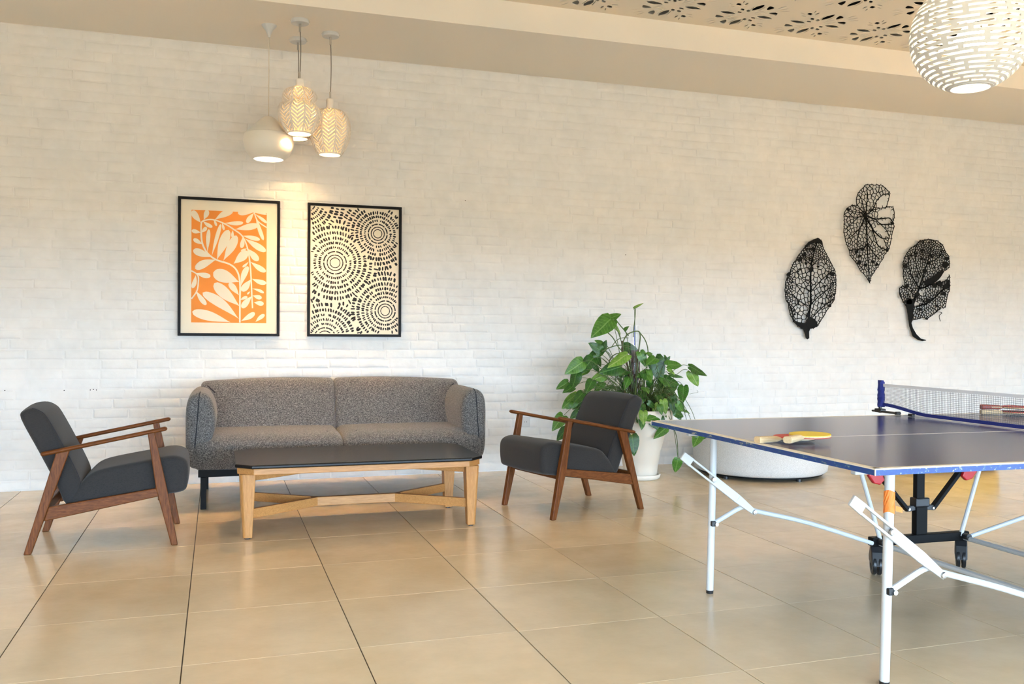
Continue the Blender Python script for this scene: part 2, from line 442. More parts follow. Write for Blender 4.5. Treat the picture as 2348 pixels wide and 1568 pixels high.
def lens(cx, cy, L, Wd, ang, sharp=1.0, n=10, bend=0.0, tear=0.0):
    pts = []
    for k in range(n):
        t = 2*PI*k/n; u = math.cos(t); v = math.sin(t)
        x = u*L/2; w = (1-abs(u)**(1.6/sharp))**0.8 if abs(u) < 1 else 0
        y = math.copysign(w, v)*Wd/2*(1+tear*u) if abs(v) > 1e-6 else 0
        y += bend*(1-u*u)
        pts.append((cx+x*math.cos(ang)-y*math.sin(ang), cy+x*math.sin(ang)+y*math.cos(ang)))
    return pts
def cut_panel():
    cu = bpy.data.curves.new('ceiling_tile', 'CURVE'); cu.dimensions = '2D'; cu.fill_mode = 'BOTH'; cu.extrude = 0.0025
    def sp(pts):
        s = cu.splines.new('POLY'); s.points.add(len(pts)-1)
        for q, (x, y) in zip(s.points, pts): q.co = (x, y, 0, 1)
        s.use_cyclic_u = True
    h = TP/2; sp([(-h, -h), (h, -h), (h, h), (-h, h)])
    done = []
    def hole(r, ang, dt, L, Wd, rot, **kw):
        r *= 0.90; L *= 0.95
        x, y = r*math.cos(ang+dt), r*math.sin(ang+dt); P = lens(x, y, L, Wd, ang+rot, **kw)
        for D in done:
            for q in P:
                c = False
                for i in range(len(D)):
                    u, v = D[i], D[i-1]
                    if (u[1] > q[1]) != (v[1] > q[1]) and q[0] < (v[0]-u[0])*(q[1]-u[1])/(v[1]-u[1])+u[0]: c = not c
                if c: return
        done.append(P); sp(P)
    for k in range(4):
        a = k*PI/2
        hole(0.170, a, 0, 0.145, 0.060, 0.12)
        for s in (-1, 1): hole(0.160, a, s*0.245, 0.105, 0.009, s*0.10)
    for k in (0, 1):
        a = 3*PI/4+k*PI
        for s in (-1, 1):
            hole(0.208, a, s*0.36, 0.092, 0.054, s*1.15, bend=-s*0.014)
            hole(0.120, a, s*0.25, 0.095, 0.011, s*0.10); hole(0.300, a, s*0.17, 0.080, 0.011, s*0.34); hole(0.275, a, s*0.34, 0.06, 0.010, s*0.65)
        hole(0.125, a, 0, 0.11, 0.011, 0); hole(0.295, a, 0, 0.085, 0.013, 0)
        a = PI/4+k*PI
        for s in (-1, 1):
            hole(0.096, a, s*0.38, 0.056, 0.032, s*0.2); hole(0.250, a, s*0.22, 0.058, 0.018, s*0.75); hole(0.19, a, s*0.20, 0.11, 0.009, s*0.3)
            hole(0.305, a, s*0.16, 0.05, 0.010, s*0.5)
        hole(0.135, a, 0, 0.060, 0.030, 0, tear=0.3); hole(0.262, a, 0, 0.064, 0.040, 0, tear=0.3)
    ob = bpy.data.objects.new('tmp', cu); COL.objects.link(ob)
    dg = bpy.context.evaluated_depsgraph_get()
    me = bpy.data.meshes.new_from_object(ob.evaluated_get(dg)); bpy.data.objects.remove(ob)
    me.name = 'ceiling_tile'; me.materials.clear(); me.materials.append(M_PANEL); return me
CT = cut_panel()
for j in range(ROWS):
    for i in range(-7, 16):
        x = 3.041+i*TP*0.9975
        if x-TP/2 < XL-0.4 or x+TP/2 > XR+0.4: continue
        o = mk('ceiling_tile', CT, None, pan); o.location = (x, SOFY-(j+0.5)*TP, PANZ)
# ------------------------------------------------------------------ armchairs (x forward, origin on the floor between the feet)
def make_chair():
    t = thing('armchair', '', 'armchair', group='walnut armchairs beside the coffee table')
    for s in (-1, 1):
        y = 0.28*s; a, b = y-0.016, y+0.016
        MB().prism([(-0.359, 0), (-0.324, 0), (-0.148, 0.522), (-0.212, 0.510)], a, b).build('leg', M_WALV, t, bevel=0.005)
        MB().prism([(0.338, 0), (0.370, 0), (0.316, 0.30), (0.252, 0.604), (0.220, 0.598), (0.262, 0.30)], a, b).build('leg', M_WALV, t, bevel=0.005)
        # armrest: flat oval rod with rounded ends
        p0, p1 = Vector((-0.284, y, 0.503)), Vector((0.316, y, 0.620)); d = (p1-p0); n = 14; vs = []; fs = []
        L = d.length; dn = d.normalized(); up = Vector((0, 1, 0)).cross(dn)*-1; K = 12; st = []
        for k in range(9): st.append((0.014*(1-math.cos(PI/2*k/8)), math.sin(PI/2*k/8)))
        st = st + [(L-q, w) for q, w in reversed(st)]
        for q, w in st:
            ww = max(w, 0.02)
            vs += [p0+dn*q+Vector((0, 1, 0))*(0.023*ww*math.cos(2*PI*k/K))+up*(0.0115*ww*math.sin(2*PI*k/K)) for k in range(K)]
        fs = [(i*K+k, i*K+(k+1) % K, (i+1)*K+(k+1) % K, (i+1)*K+k) for i in range(len(st)-1) for k in range(K)]
        fs += [tuple(range(K)), tuple(range((len(st)-1)*K, len(st)*K))]
        MB().add(vs, fs).build('armrest', M_WAL, t, smooth=True)
        MB().prism([(-0.268, 0.164), (0.282, 0.264), (0.276, 0.308), (-0.245, 0.236)], y-0.013, y+0.013).build('side_rail', M_WAL, t, bevel=0.005)
    MB().box((0.283, 0, 0.262), (0.026, 0.53, 0.052)).build('front_rail', M_WAL, t, bevel=0.005)
    MB().box((-0.262, 0, 0.225), (0.026, 0.53, 0.05)).build('rear_rail', M_WAL, t, bevel=0.005)
    seat = [(-0.160, 0.215), (-0.145, 0.290), (-0.085, 0.360), (-0.050, 0.392), (0.008, 0.413), (0.120, 0.434), (0.234, 0.452), (0.320, 0.467), (0.372, 0.463), (0.408, 0.442), (0.420, 0.400), (0.416, 0.320), (0.396, 0.278), (0.300, 0.262), (0.080, 0.225)]
    MB.build(pill(seat, -0.254, 0.254, 0.03, 'y', crown=0.006), 'seat_cushion', M_CHAR, t, smooth=True)
    back = [(-0.176, 0.246), (-0.132, 0.250), (-0.106, 0.290), (-0.106, 0.345), (-0.125, 0.406), (-0.190, 0.546), (-0.258, 0.680), (-0.288, 0.716), (-0.330, 0.734), (-0.368, 0.720), (-0.378, 0.682), (-0.294, 0.507), (-0.212, 0.333)]
    pm = pill(back, -0.250, 0.250, 0.022, 'y', crown=0.014)
    bk = pm.build('back_cushion', M_CHAR, t, smooth=True)
    for row in (4, -5): seam(pm, row, 1, 8, 0.0022, 'seam', M_SEAM, bk)
    return t
ch = make_chair()
ch.location = (-0.612, 5.326, 0); ch.rotation_euler = (0, 0, math.radians(1.4))
ch['label'] = 'charcoal armchair with walnut frame standing alone left of the sofa, seen side-on'
c2 = copy_tree(ch)
c2.location = (2.178, 5.456, 0); c2.rotation_euler = (0, 0, math.radians(194.4))
c2['label'] = 'charcoal armchair with walnut frame in front of the potted plant'
ch['label'] = 'charcoal armchair with walnut frame across the coffee table from the potted plant'

# ------------------------------------------------------------------ sofa
SX = 0.755
sofa = thing('sofa', 'grey melange two-seat sofa on black legs against the brick wall', 'sofa', (SX, 6.42, 0))
def LX(x): return x-SX
def LY(y): return y-6.42
seat = [(6.62, .252), (6.30, .250), (6.04, .250), (5.995, .272), (5.978, .33), (5.985, .395), (6.025, .440), (6.12, .464), (6.32, .470), (6.60, .462)]
for a, b in ((-0.200, 0.757), (0.757, 1.712)):
    c = MB.build(pill([(LY(q[0]), q[1]) for q in seat], LX(a), LX(b), 0.055, 'x', crown=0.006), 'seat_cushion', M_SOFA, sofa, smooth=True)
    s = 1 if b < 1 else -1; e = LX(b) if b < 1 else LX(a)
    MB().tube(smooth_path([(e-s*0.022, LY(6.03), 0.405), (e-s*0.055, LY(6.07), 0.443), (e-s*0.10, LY(6.13), 0.467)], 5), 0.0035, 6).build('pleat', M_SEAM, c)
back = [(6.44, .44), (6.47, .54), (6.525, .68), (6.565, .755), (6.61, .787), (6.67, .790), (6.73, .765), (6.775, .66), (6.82, .45), (6.83, .30), (6.70, .265), (6.50, .28)]
def warp_l(y, z, s): return (y, z+0.018*max(0, z-0.5)/0.29*(s-0.4))
def warp_r(y, z, s): return (y, z+0.018*max(0, z-0.5)/0.29*(0.6-s))
for a, b, wp in ((-0.160, 0.757, warp_l), (0.757, 1.690, warp_r)):
    c = MB.build(pill([(LY(q[0]), q[1]) for q in back], LX(a), LX(b), 0.034, 'x', crown=0.014, warp=wp), 'back_cushion', M_SOFA, sofa, smooth=True)
    for e, s in ((LX(a), 1), (LX(b), -1)):
        MB().tube(smooth_path([(e+s*0.012, LY(6.60), 0.765), (e+s*0.05, LY(6.565), 0.752), (e+s*0.095, LY(6.532), 0.712)], 5), 0.0038, 6).build('pleat', M_SEAM, c)
arm = [(-.165, .258), (-.212, .275), (-.232, .34), (-.236, .48), (-.235, .62), (-.222, .694), (-.192, .732), (-.150, .744), (-.105, .728), (-.070, .670), (-.056, .595), (-.062, .510), (-.085, .430), (-.110, .35), (-.125, .28)]
for s in (1, -1):
    pr = [((q[0]-SX)*s, q[1]) for q in arm]
    pm = pill(pr, LY(6.005), LY(6.80), 0.045, 'y', crown=0.006)
    c = pm.build('arm', M_SOFA, sofa, smooth=True)
    MB().tube(smooth_path([((-.150-SX)*s, LY(6.045), 0.748), ((-.156-SX)*s, LY(6.012), 0.722), ((-.160-SX)*s, LY(6.003), 0.66), ((-.170-SX)*s, LY(6.003), 0.52), ((-.180-SX)*s, LY(6.003), 0.40), ((-.180-SX)*s, LY(6.006), 0.32)], 5), 0.0032, 6).build('seam', M_SEAM, c)
fr = MB()
fr.box((0, LY(6.03), 0.229), (1.83, 0.04, 0.048)); fr.box((0, LY(6.80), 0.229), (1.83, 0.04, 0.048))
for x in (-0.895, 0.895): fr.box((x, LY(6.415), 0.229), (0.04, 0.73, 0.048))
fr.build('base_frame', M_BLK, sofa, bevel=0.003)
for x in (LX(-0.128), LX(1.638)):
    for y in (6.03, 6.80): MB().box((x, LY(y), 0.1025), (0.036, 0.036, 0.205)).build('leg', M_BLK, sofa, bevel=0.003)

# ------------------------------------------------------------------ coffee table
ct = thing('coffee_table', 'low coffee table with black clipped-corner top on pale wooden frame', 'coffee table', (0.7535, 5.38, 0))
def octa(L, D, c): 
    a, b = L/2, D/2
    return [(-a+c, -b), (a-c, -b), (a, -b+c), (a, b-c), (a-c, b), (-a+c, b), (-a, b-c), (-a, -b+c)]
MB().prism(octa(1.40, 0.75, 0.085), 0.392, 0.412, 'z').build('tabletop', M_TOP, ct, bevel=0.006, seg=3)
MB().prism(octa(1.375, 0.725, 0.085), 0.357, 0.391, 'z').build('top_frame', M_OAK, ct, bevel=0.003)
for sx_ in (-1, 1):
    for sy_ in (-1, 1):
        cx, cy = 0.633*sx_, 0.285*sy_
        def sec(w, ox, oy, z):
            p = [(-w/2, -w/2), (w/2, -w/2), (w/2, w/2), (-w/2, w/2)]
            p = [(-w/2+.012, -w/2), (w/2, -w/2), (w/2, w/2), (-w/2, w/2), (-w/2, -w/2+.012)]
            return [(cx+sx_*ox-sx_*u*1, cy+sy_*oy-sy_*v*1, z) for u, v in p]
        lg = MB().hexa(sec(0.05, 0, 0, 0.006), sec(0.082, 0, 0, 0.357)).build('leg', M_OAKV, ct, bevel=0.004)
        MB().lathe([(0.0, 0), (0.016, 0), (0.016, 0.008)], 12, (cx, cy, 0)).build('foot_pad', M_BLKP, lg)
        for z in (0.315, 0.135):
            MB().lathe([(0.006, -0.001), (0.006, 0.001)], 10).build('dowel', M_OAK, lg).matrix_basis = Matrix.Translation((cx-0.002*sx_, cy+sy_*(0.0385 if z > .2 else 0.0305), z)) @ Matrix.Rotation(PI/2, 4, 'X')
        for z, hh in ((0.135, 0.052), (0.336, 0.042)):
            MB().beam((cx-sx_*0.02, cy-sy_*0.01, z), (0.235*sx_, 0.006*sy_, z), 0.026, hh).build('stretcher', M_OAK, ct, bevel=0.003)
for z, hh in ((0.135, 0.052), (0.336, 0.042)):
    b = MB().box((0, 0, z), (0.54, 0.036, hh)).build('centre_beam', M_OAK, ct, bevel=0.003)
    for x in (-0.24, 0.24):
        MB().lathe([(0.007, -0.001), (0.007, 0.001)], 10).build('dowel', M_OAKV, b).matrix_basis = Matrix.Translation((x, -0.0185, z)) @ Matrix.Rotation(PI/2, 4, 'X')

# ------------------------------------------------------------------ round pouf
def b_boucle(nt, b):
    v = noise(nt, 260, 2, 0.7, 'Object', (1, 1, 1)); g = noise(nt, 70, 3, 0.6)
    nt.links.new(ramp(nt, v.outputs[0], [(0.3, (0.50, 0.49, 0.47)), (0.7, (0.80, 0.79, 0.77))]), b.inputs['Base Color'])
    bump(nt, b, v.outputs[0], 0.5, 0.003); b.inputs['Sheen Weight'].default_value = 0.2
M_BOUC = mat('pale_boucle', (0.68, 0.67, 0.65), 0.9, spec=0.2, build=b_boucle)
pf = thing('pouf', 'large round pale grey upholstered pouf behind the table tennis table', 'pouf', (4.21, 6.40, 0))
MB().lathe([(0.0, 0.036), (0.515, 0.036), (0.532, 0.050), (0.538, 0.09), (0.538, 0.285), (0.530, 0.315), (0.505, 0.333), (0.42, 0.340), (0.0, 0.345)], 72).build('cushion', M_BOUC, pf, smooth=True, auto=0.9)
MB().lathe([(0.0, 0.022), (0.50, 0.022), (0.50, 0.037), (0.0, 0.037)], 60).build('base', M_BLK, pf)
for k in range(5):
    a = 2*PI*k/5+0.55-PI/2-0.45
    MB().lathe([(0.0, 0), (0.022, 0), (0.022, 0.022), (0.0, 0.022)], 12, (0.47*math.cos(a), 0.47*math.sin(a), 0)).build('glide', M_BLKP, pf)

def b_yel(nt, b):
    v = noise(nt, 260, 2, 0.7)
    nt.links.new(ramp(nt, v.outputs[0], [(0.3, (0.62, 0.36, 0.035)), (0.7, (0.80, 0.50, 0.07))]), b.inputs['Base Color']); bump(nt, b, v.outputs[0], 0.5, 0.003)
M_MUST = mat('mustard_boucle', (0.72, 0.44, 0.05), 0.9, spec=0.2, build=b_yel)
py_ = copy_tree(pf); py_.location = (6.02, 6.46, 0)
py_['label'] = 'round mustard yellow pouf at the brick wall, screened by the table tennis table'
for o in py_.children:
    if o.name.startswith('cushion'): o.data = o.data.copy(); o.data.materials.clear(); o.data.materials.append(M_MUST)

# ------------------------------------------------------------------ wall socket
sk = thing('wall_socket', 'white wall socket low on the brick wall behind the armchair', 'socket')
q = at_y(1204, 967, WALLY-0.004); sk.location = q
MB().box((0, -0.003, 0), (0.082, 0.010, 0.082)).build('cover_plate', M_WHT, sk, bevel=0.004)
MB().lathe([(0.0, 0.006), (0.018, 0.006), (0.0195, 0.0), (0.0225, 0.0), (0.0225, 0.006)], 24).build('socket_well', M_WHT, sk, auto=0.5).matrix_basis = Matrix.Translation((0, -0.0085, 0)) @ Matrix.Rotation(-PI/2, 4, 'X')
for x in (-0.0095, 0.0095):
    MB().lathe([(0.0, 0.0), (0.003, 0.0), (0.003, 0.003)], 8).build('pin_hole', M_VOID, sk).matrix_basis = Matrix.Translation((x, -0.0095, 0)) @ Matrix.Rotation(-PI/2, 4, 'X')
# ------------------------------------------------------------------ table tennis table
def b_navy(nt, b):
    n = noise(nt, 5, 4, 0.6); f = noise(nt, 300, 2, 0.5, 'Object', (1, 6, 1))
    nt.links.new(ramp(nt, n.outputs[0], [(0.3, (0.016, 0.020, 0.115)), (0.7, (0.022, 0.028, 0.150))]), b.inputs['Base Color'])
    bump(nt, b, f.outputs[0], 0.06, 0.001)
M_NAVY = mat('navy_playing_surface', (0.016, 0.02, 0.06), 0.17, spec=0.9, build=b_navy)
def b_edge(nt, b):
    n = noise(nt, 26, 5, 0.75, 'Object', (3, 1, 3)); 
    nt.links.new(ramp(nt, n.outputs[0], [(0.0, (0.012, 0.045, 0.235)), (0.54, (0.014, 0.062, 0.26)), (0.60, (0.022, 0.12, 0.22)), (0.66, (0.55, 0.49, 0.40))]), b.inputs['Base Color'])
M_EDGE = mat('worn_blue_edge', (0.012, 0.05, 0.24), 0.4, build=b_edge)
M_LINE = mat('cream_line_paint', (0.78, 0.71, 0.58), 0.5)
M_NET = mat('grey_net_thread', (0.16, 0.155, 0.16), 0.8)
M_BAND = mat('blue_net_band', (0.014, 0.026, 0.20), 0.8, build=lambda nt, b: bump(nt, b, noise(nt, 260, 2).outputs[0], 0.5, 0.004))
M_TAPE = mat('white_net_tape', (0.78, 0.80, 0.84), 0.75)
TZ = 0.737
TR = math.radians(-1.17); TC = (3.22, 2.9245, 0)
tt = thing('table_tennis_table', 'navy folding table tennis table with white tubular legs and cream edge lines', 'table', TC, TR)
LH = 1.368; HW = 0.7625
def TW(u, v, z):   # table coordinates to world
    c, s = math.cos(TR), math.sin(TR); return Vector((TC[0]+c*u-s*v, TC[1]+s*u+c*v, z))
for sd in (-1, 1):
    xa, xb = sorted((sd*0.004, sd*LH))
    half = MB().box(((xa+xb)/2, 0, TZ-0.0105), (xb-xa, 2*HW, 0.021)); 
    m = half.mesh('table_half'); m.materials.append(M_NAVY); m.materials.append(M_EDGE)
    for p in m.polygons:
        if p.normal.z < 0.5: p.material_index = 1
    top = mk('playing_surface', m, None, tt)
    ln = MB(); t = 0.0004; w = 0.02
    ln.box((sd*(LH-w/2+0.0006), 0, TZ+t/2-0.002), (w, 2*HW+0.0012, t+0.004))
    for s in (-1, 1): ln.box(((xa+xb)/2, s*(HW-w/2+0.0006), TZ+t/2-0.002), (xb-xa, w, t+0.004))
    ln.box(((xa+xb)/2, 0, TZ+t/2), (xb-xa-0.03, 0.003, t))
    for s in (-1, 1): ln.box((sd*(LH+0.0004), s*(HW+0.0004), TZ-0.0105), (0.003, 0.003, 0.0215))
    ln.build('edge_line', M_LINE, top)
    fr = MB()
    for s in (-1, 1): fr.box((sd*0.70, s*0.56, TZ-0.036), (1.18, 0.025, 0.03))
    for x in (0.12, 1.20): fr.box((sd*x, 0, TZ-0.036), (0.025, 1.12, 0.03))
    fr.build('under_frame', M_WHT, tt, bevel=0.003)
    for s in (-1, 1):
        v = 0.509 if s > 0 else -0.570; ux = sd*(1.200 if s > 0 else 1.168); du = ux-sd*1.165
        lg = MB().tube([(ux+sd*0.002, v, 0.012), (ux-sd*0.012, v, TZ-0.022)], 0.0158, 16).build('leg', M_WHT, tt, smooth=True, auto=0.6)
        MB().lathe([(0.0, 0), (0.0155, 0), (0.0165, 0.014), (0.0, 0.014)], 16, (ux+sd*0.002, v, 0)).build('rubber_foot', M_BLKP, lg)
        vo = v-s*0.024 if s < 0 else v-0.024   # braces lie on the near face of each leg
        vo = v-0.0235
        # slotted lock bar: two rails, closed head, solid lower half
        A, Bp, Cc = Vector((sd*1.318+du, vo, 0.612)), Vector((sd*1.168+du, vo, 0.502)), Vector((sd*0.965+du, vo, 0.350))
        d = (Cc-A).normalized(); nn = Vector((d.z, 0, -d.x)) 
        br = MB()
        br.beam(A, A+d*0.055, 0.012, 0.036, nn, h2=0.040)
        for q in (-1, 1): br.beam(A+d*0.05+nn*0.0145*q, Bp+d*0.012+nn*0.0145*q, 0.012, 0.009, nn)
        br.beam(Bp+d*0.008, Bp+d*0.15, 0.012, 0.038, nn); br.beam(Bp+d*0.15, Cc+d*0.01, 0.012, 0.038, nn, h2=0.022)
        lb = br.build('lock_bar', M_WHT, tt, bevel=0.002)
        for P in (Bp, Cc):
            MB().lathe([(0.0, 0.006), (0.009, 0.005), (0.011, 0), (0.011, -0.004)], 12).build('bolt', M_STEEL, lb).matrix_basis = Matrix.Translation(P+Vector((0, -0.008, 0))) @ Matrix.Rotation(PI/2, 4, 'X')
        vr = v-0.006
        pth = smooth_path([(sd*1.150+du, vr, 0.308), (sd*1.09+du, vr, 0.338), (sd*1.03+du, vr, 0.366), (sd*0.995+du, vr, 0.370), (sd*0.95+du, vr, 0.352), (sd*0.70, vr+s*.01, 0.280), (-0.33 if sd < 0 else 0.235, v+s*0.035, 0.158)], 5)
        rd = MB().tube(pth, 0.0105, 10).build('brace_rod', M_WHT, tt, smooth=True, auto=0.6)
        MB().tube([(sd*1.150+du, v-0.030, 0.306), (sd*1.150+du, v+0.030, 0.306)], 0.008, 10).build('pivot_bolt', M_STEEL, rd)
        MB().box((sd*1.162+du, v-0.014, 0.308), (0.020, 0.022, 0.024)).build('bracket', M_BLKP, lg, bevel=0.004)
        if sd == -1 and s == -1:
            tp = MB(); n = 24; vs = []
            zs = [0.560+k*0.0118 for k in range(7)]
            for zz in zs:
                cx = ux+sd*0.002+(-sd*0.014)*(zz/0.7)
                vs += [(cx+(0.0172+0.0010*math.sin(3*k+zz*300))*math.cos(2*PI*k/n), v+(0.0172+0.0010*math.cos(5*k+zz*200))*math.sin(2*PI*k/n), zz+0.004*math.sin(k*PI/6)*(zz in (zs[0], zs[-1]))) for k in range(n)]
            tp.add(vs, [(i*n+k, i*n+(k+1) % n, (i+1)*n+(k+1) % n, (i+1)*n+k) for i in range(6) for k in range(n)])
            tp.add([(ux+0.022, v-0.016, 0.566), (ux+0.045, v-0.020, 0.560), (ux+0.046, v-0.018, 0.576), (ux+0.022, v-0.016, 0.584)], [(0, 1, 2, 3)])
            o = tp.build('tape_wrap', M_ORG, lg); o['label'] = 'orange tape wrapped around the leg'
for s in (-1, 1):      # the rolling undercarriage under the net, one bar on each long side
    v = 0.575*s; uc = -0.035
    bar = MB().box((uc, v, 0.158), (0.56, 0.040, 0.042)).build('carriage_bar', M_BLK, tt, bevel=0.004)
    MB().box((uc, v, 0.245), (0.064, 0.036, 0.135)).build('carriage_post', M_BLK, tt, bevel=0.004)
    MB().hexa([(uc-0.040, v-.024, 0.312), (uc+0.040, v-.024, 0.312), (uc+0.040, v+.024, 0.312), (uc-0.040, v+.024, 0.312)], [(uc-0.040, v-.024, 0.356), (uc+0.040, v-.024, 0.356), (uc+0.040, v+.024, 0.356), (uc-0.040, v+.024, 0.356)]).build('collar', M_BLKP, tt, bevel=0.006)
    MB().box((uc-0.006, v, 0.525), (0.046, 0.030, 0.36)).build('carriage_post', M_BLK, tt, bevel=0.004)
    for q in (-1, 1):
        ear = MB().beam((uc+q*0.03, v, 0.308), (uc+q*0.082, v, 0.303), 0.02, 0.026).build('hinge_ear', M_BLKP, tt, bevel=0.003)
        MB().lathe([(0.006, -0.003), (0.006, 0.003)], 10).build('bolt', M_STEEL, ear).matrix_basis = Matrix.Translation((uc+q*0.070, v-0.012, 0.303)) @ Matrix.Rotation(PI/2, 4, 'X')
        MB().beam((uc+q*0.074, v, 0.300), (uc+q*0.34, v, 0.585), 0.018, 0.030, (0, 1, 0)).build('strut', M_BLK, tt, bevel=0.003)
        rp = [(uc+q*0.215, 0.430), (uc+q*0.275, 0.432), (uc+q*0.305, 0.470), (uc+q*0.300, 0.520), (uc+q*0.235, 0.530)]
        rp = [(uc+q*0.225, 0.452), (uc+q*0.250, 0.430), (uc+q*0.285, 0.438), (uc+q*0.315, 0.475), (uc+q*0.300, 0.525), (uc+q*0.255, 0.520)]
        MB().prism(rp, v-0.030, v-0.008).build('release_handle', M_RED, tt, bevel=0.005)
        MB().tube([(uc+q*0.232, v-0.012, 0.158), (uc+q*0.420, v-0.012, TZ-0.03)], 0.0105, 10).build('lift_rod', M_WHT, tt, smooth=True, auto=0.6)
        MB().tube([(uc+q*0.245, v-0.055, 0.160), (uc+q*0.245, v+0.030, 0.160)], 0.016, 12).build('bar_end_cap', M_BLKP, bar)
        # twin-wheel caster, swivelled
        cx = uc+q*0.247; CM = Matrix.Translation((cx, v, 0)) @ Matrix.Rotation(math.radians(62 if q < 0 else 50), 4, 'Z')
        hs = MB().prism([(-0.050, 0.046), (0.036, 0.058), (0.042, 0.085), (0.026, 0.112), (0.012, 0.138), (-0.012, 0.138), (-0.028, 0.110)], -0.027, 0.027).build('caster_housing', M_BLKP, tt, bevel=0.005)
        hs.matrix_basis = CM
        for w_ in (-1, 1):
            wh = MB().lathe([(0.0, -0.006), (0.026, -0.006), (0.030, -0.009), (0.046, -0.009), (0.050, -0.005), (0.050, 0.005), (0.046, 0.009), (0.030, 0.009), (0.026, 0.006), (0.0, 0.006)], 28).build('caster_wheel', M_BLKP, hs, auto=0.5)
            wh.matrix_basis = Matrix.Translation((0, w_*0.0125, 0.050)) @ Matrix.Rotation(PI/2, 4, 'X')
            MB().lathe([(0.0, 0.003), (0.009, 0.0), (0.009, -0.003)], 10).build('axle_cap', M_STEEL, hs).matrix_basis = Matrix.Translation((0, w_*0.0125-0.008, 0.050)) @ Matrix.Rotation(PI/2, 4, 'X')
    MB().box((uc+0.10, v, TZ-0.052), (0.14, 0.05, 0.06)).build('latch_box', M_BLKP, tt, bevel=0.01)
for u in (-0.275, 0.215):  # tubes tying the two bars together
    MB().tube([(u, -0.565, 0.150), (u, 0.565, 0.150)], 0.0115, 10).build('cross_tube', M_WHT, tt, smooth=True, auto=0.6)
MB().tube([(0.08, -0.56, TZ-0.075), (0.08, 0.56, TZ-0.075)], 0.012, 10).build('cross_tube', M_WHT, tt, smooth=True, auto=0.6)

# ------------------------------------------------------------------ net
net = thing('table_tennis_net', 'sagging grey net with white top tape and blue side sleeves on the table', 'net', TC, TR)
NH = 0.150; VE = 0.905
for s in (-1, 1):
    po = MB().tube([(0, s*VE, TZ-0.002), (0, s*VE, TZ+NH+0.004)], 0.008, 10).build('post', M_BLKP, net)
    random.seed(5); sl = MB(); n = 12; zz = [TZ+0.030+k*0.0125 for k in range(11)]; vs = []
    for k, z in enumerate(zz):
        r = 0.0155+random.uniform(-.002, .002)
        vs += [(r*math.cos(2*PI*j/n)*random.uniform(.85, 1.15), s*(VE-0.006)+r*1.3*math.sin(2*PI*j/n)*random.uniform(.85, 1.15), z+random.uniform(-.003, .003)+(0.012*(j % 4 == 0) if k == 10 else 0)) for j in range(n)]
    sl.add(vs, [(i*n+k, i*n+(k+1) % n, (i+1)*n+(k+1) % n, (i+1)*n+k) for i in range(10) for k in range(n)]+[tuple(range(n)), tuple(range(10*n, 11*n))])
    sl.build('sleeve', M_BAND, net)
    cl = MB(); cl.box((0, s*(VE-0.045), TZ+0.006), (0.030, 0.19, 0.010)); cl.box((0, s*VE, TZ+0.010), (0.034, 0.05, 0.02))
    cl.box((0, s*(VE-0.150), TZ-0.045), (0.03, 0.05, 0.02)); cl.box((0, s*(HW+0.012), TZ-0.02), (0.03, 0.012, 0.07))
    cl.build('clamp', M_BLKP, net, bevel=0.004)
    kn = MB().box((-0.02, s*(0.655), TZ+0.008), (0.018, 0.030, 0.014)).build('rubber_stop', M_BLKP, net, bevel=0.003)
def bandz(v):
    t = max(0, (abs(v)-0.55)/0.33); return TZ+0.008+0.030*t*t*(3-2*t)
m = MB(); nv = 184
for k in range(nv+1):
    v = -0.885+1.77*k/nv; m.beam((0, v, bandz(v)+0.008), (0, v, TZ+NH-0.012), 0.0011, 0.0011, (1, 0, 0))
hs_ = 14
for j in range(1, hs_):
    f = j/hs_; prev = None
    for k in range(0, 31):
        v = -0.885+1.77*k/30; z = bandz(v)+0.008+(TZ+NH-0.012-bandz(v)-0.008)*f
        if prev: m.beam(prev, (0, v, z), 0.0011, 0.0011, (1, 0, 0))
        prev = (0, v, z)
o = m.build('mesh_net', M_NET, net, fix=False); o['kind'] = 'stuff'
def strip(z0, z1, th, name, mt):
    b = MB(); n = 40; vs = []
    for k in range(n+1):
        v = -0.89+1.78*k/n
        vs += [(-th, v, z0(v)), (th, v, z0(v)), (th, v, z1(v)), (-th, v, z1(v))]
    fs = [(i*4+k, i*4+(k+1) % 4, (i+1)*4+(k+1) % 4, (i+1)*4+k) for i in range(n) for k in range(4)]+[(0, 1, 2, 3), (n*4, n*4+1, n*4+2, n*4+3)]
    b.add(vs, fs).build(name, mt, net)
strip(lambda v: TZ+NH-0.015, lambda v: TZ+NH, 0.0015, 'top_tape', M_TAPE)
strip(lambda v: bandz(v)-0.003, lambda v: bandz(v)+0.013, 0.0018, 'bottom_band', M_BAND)

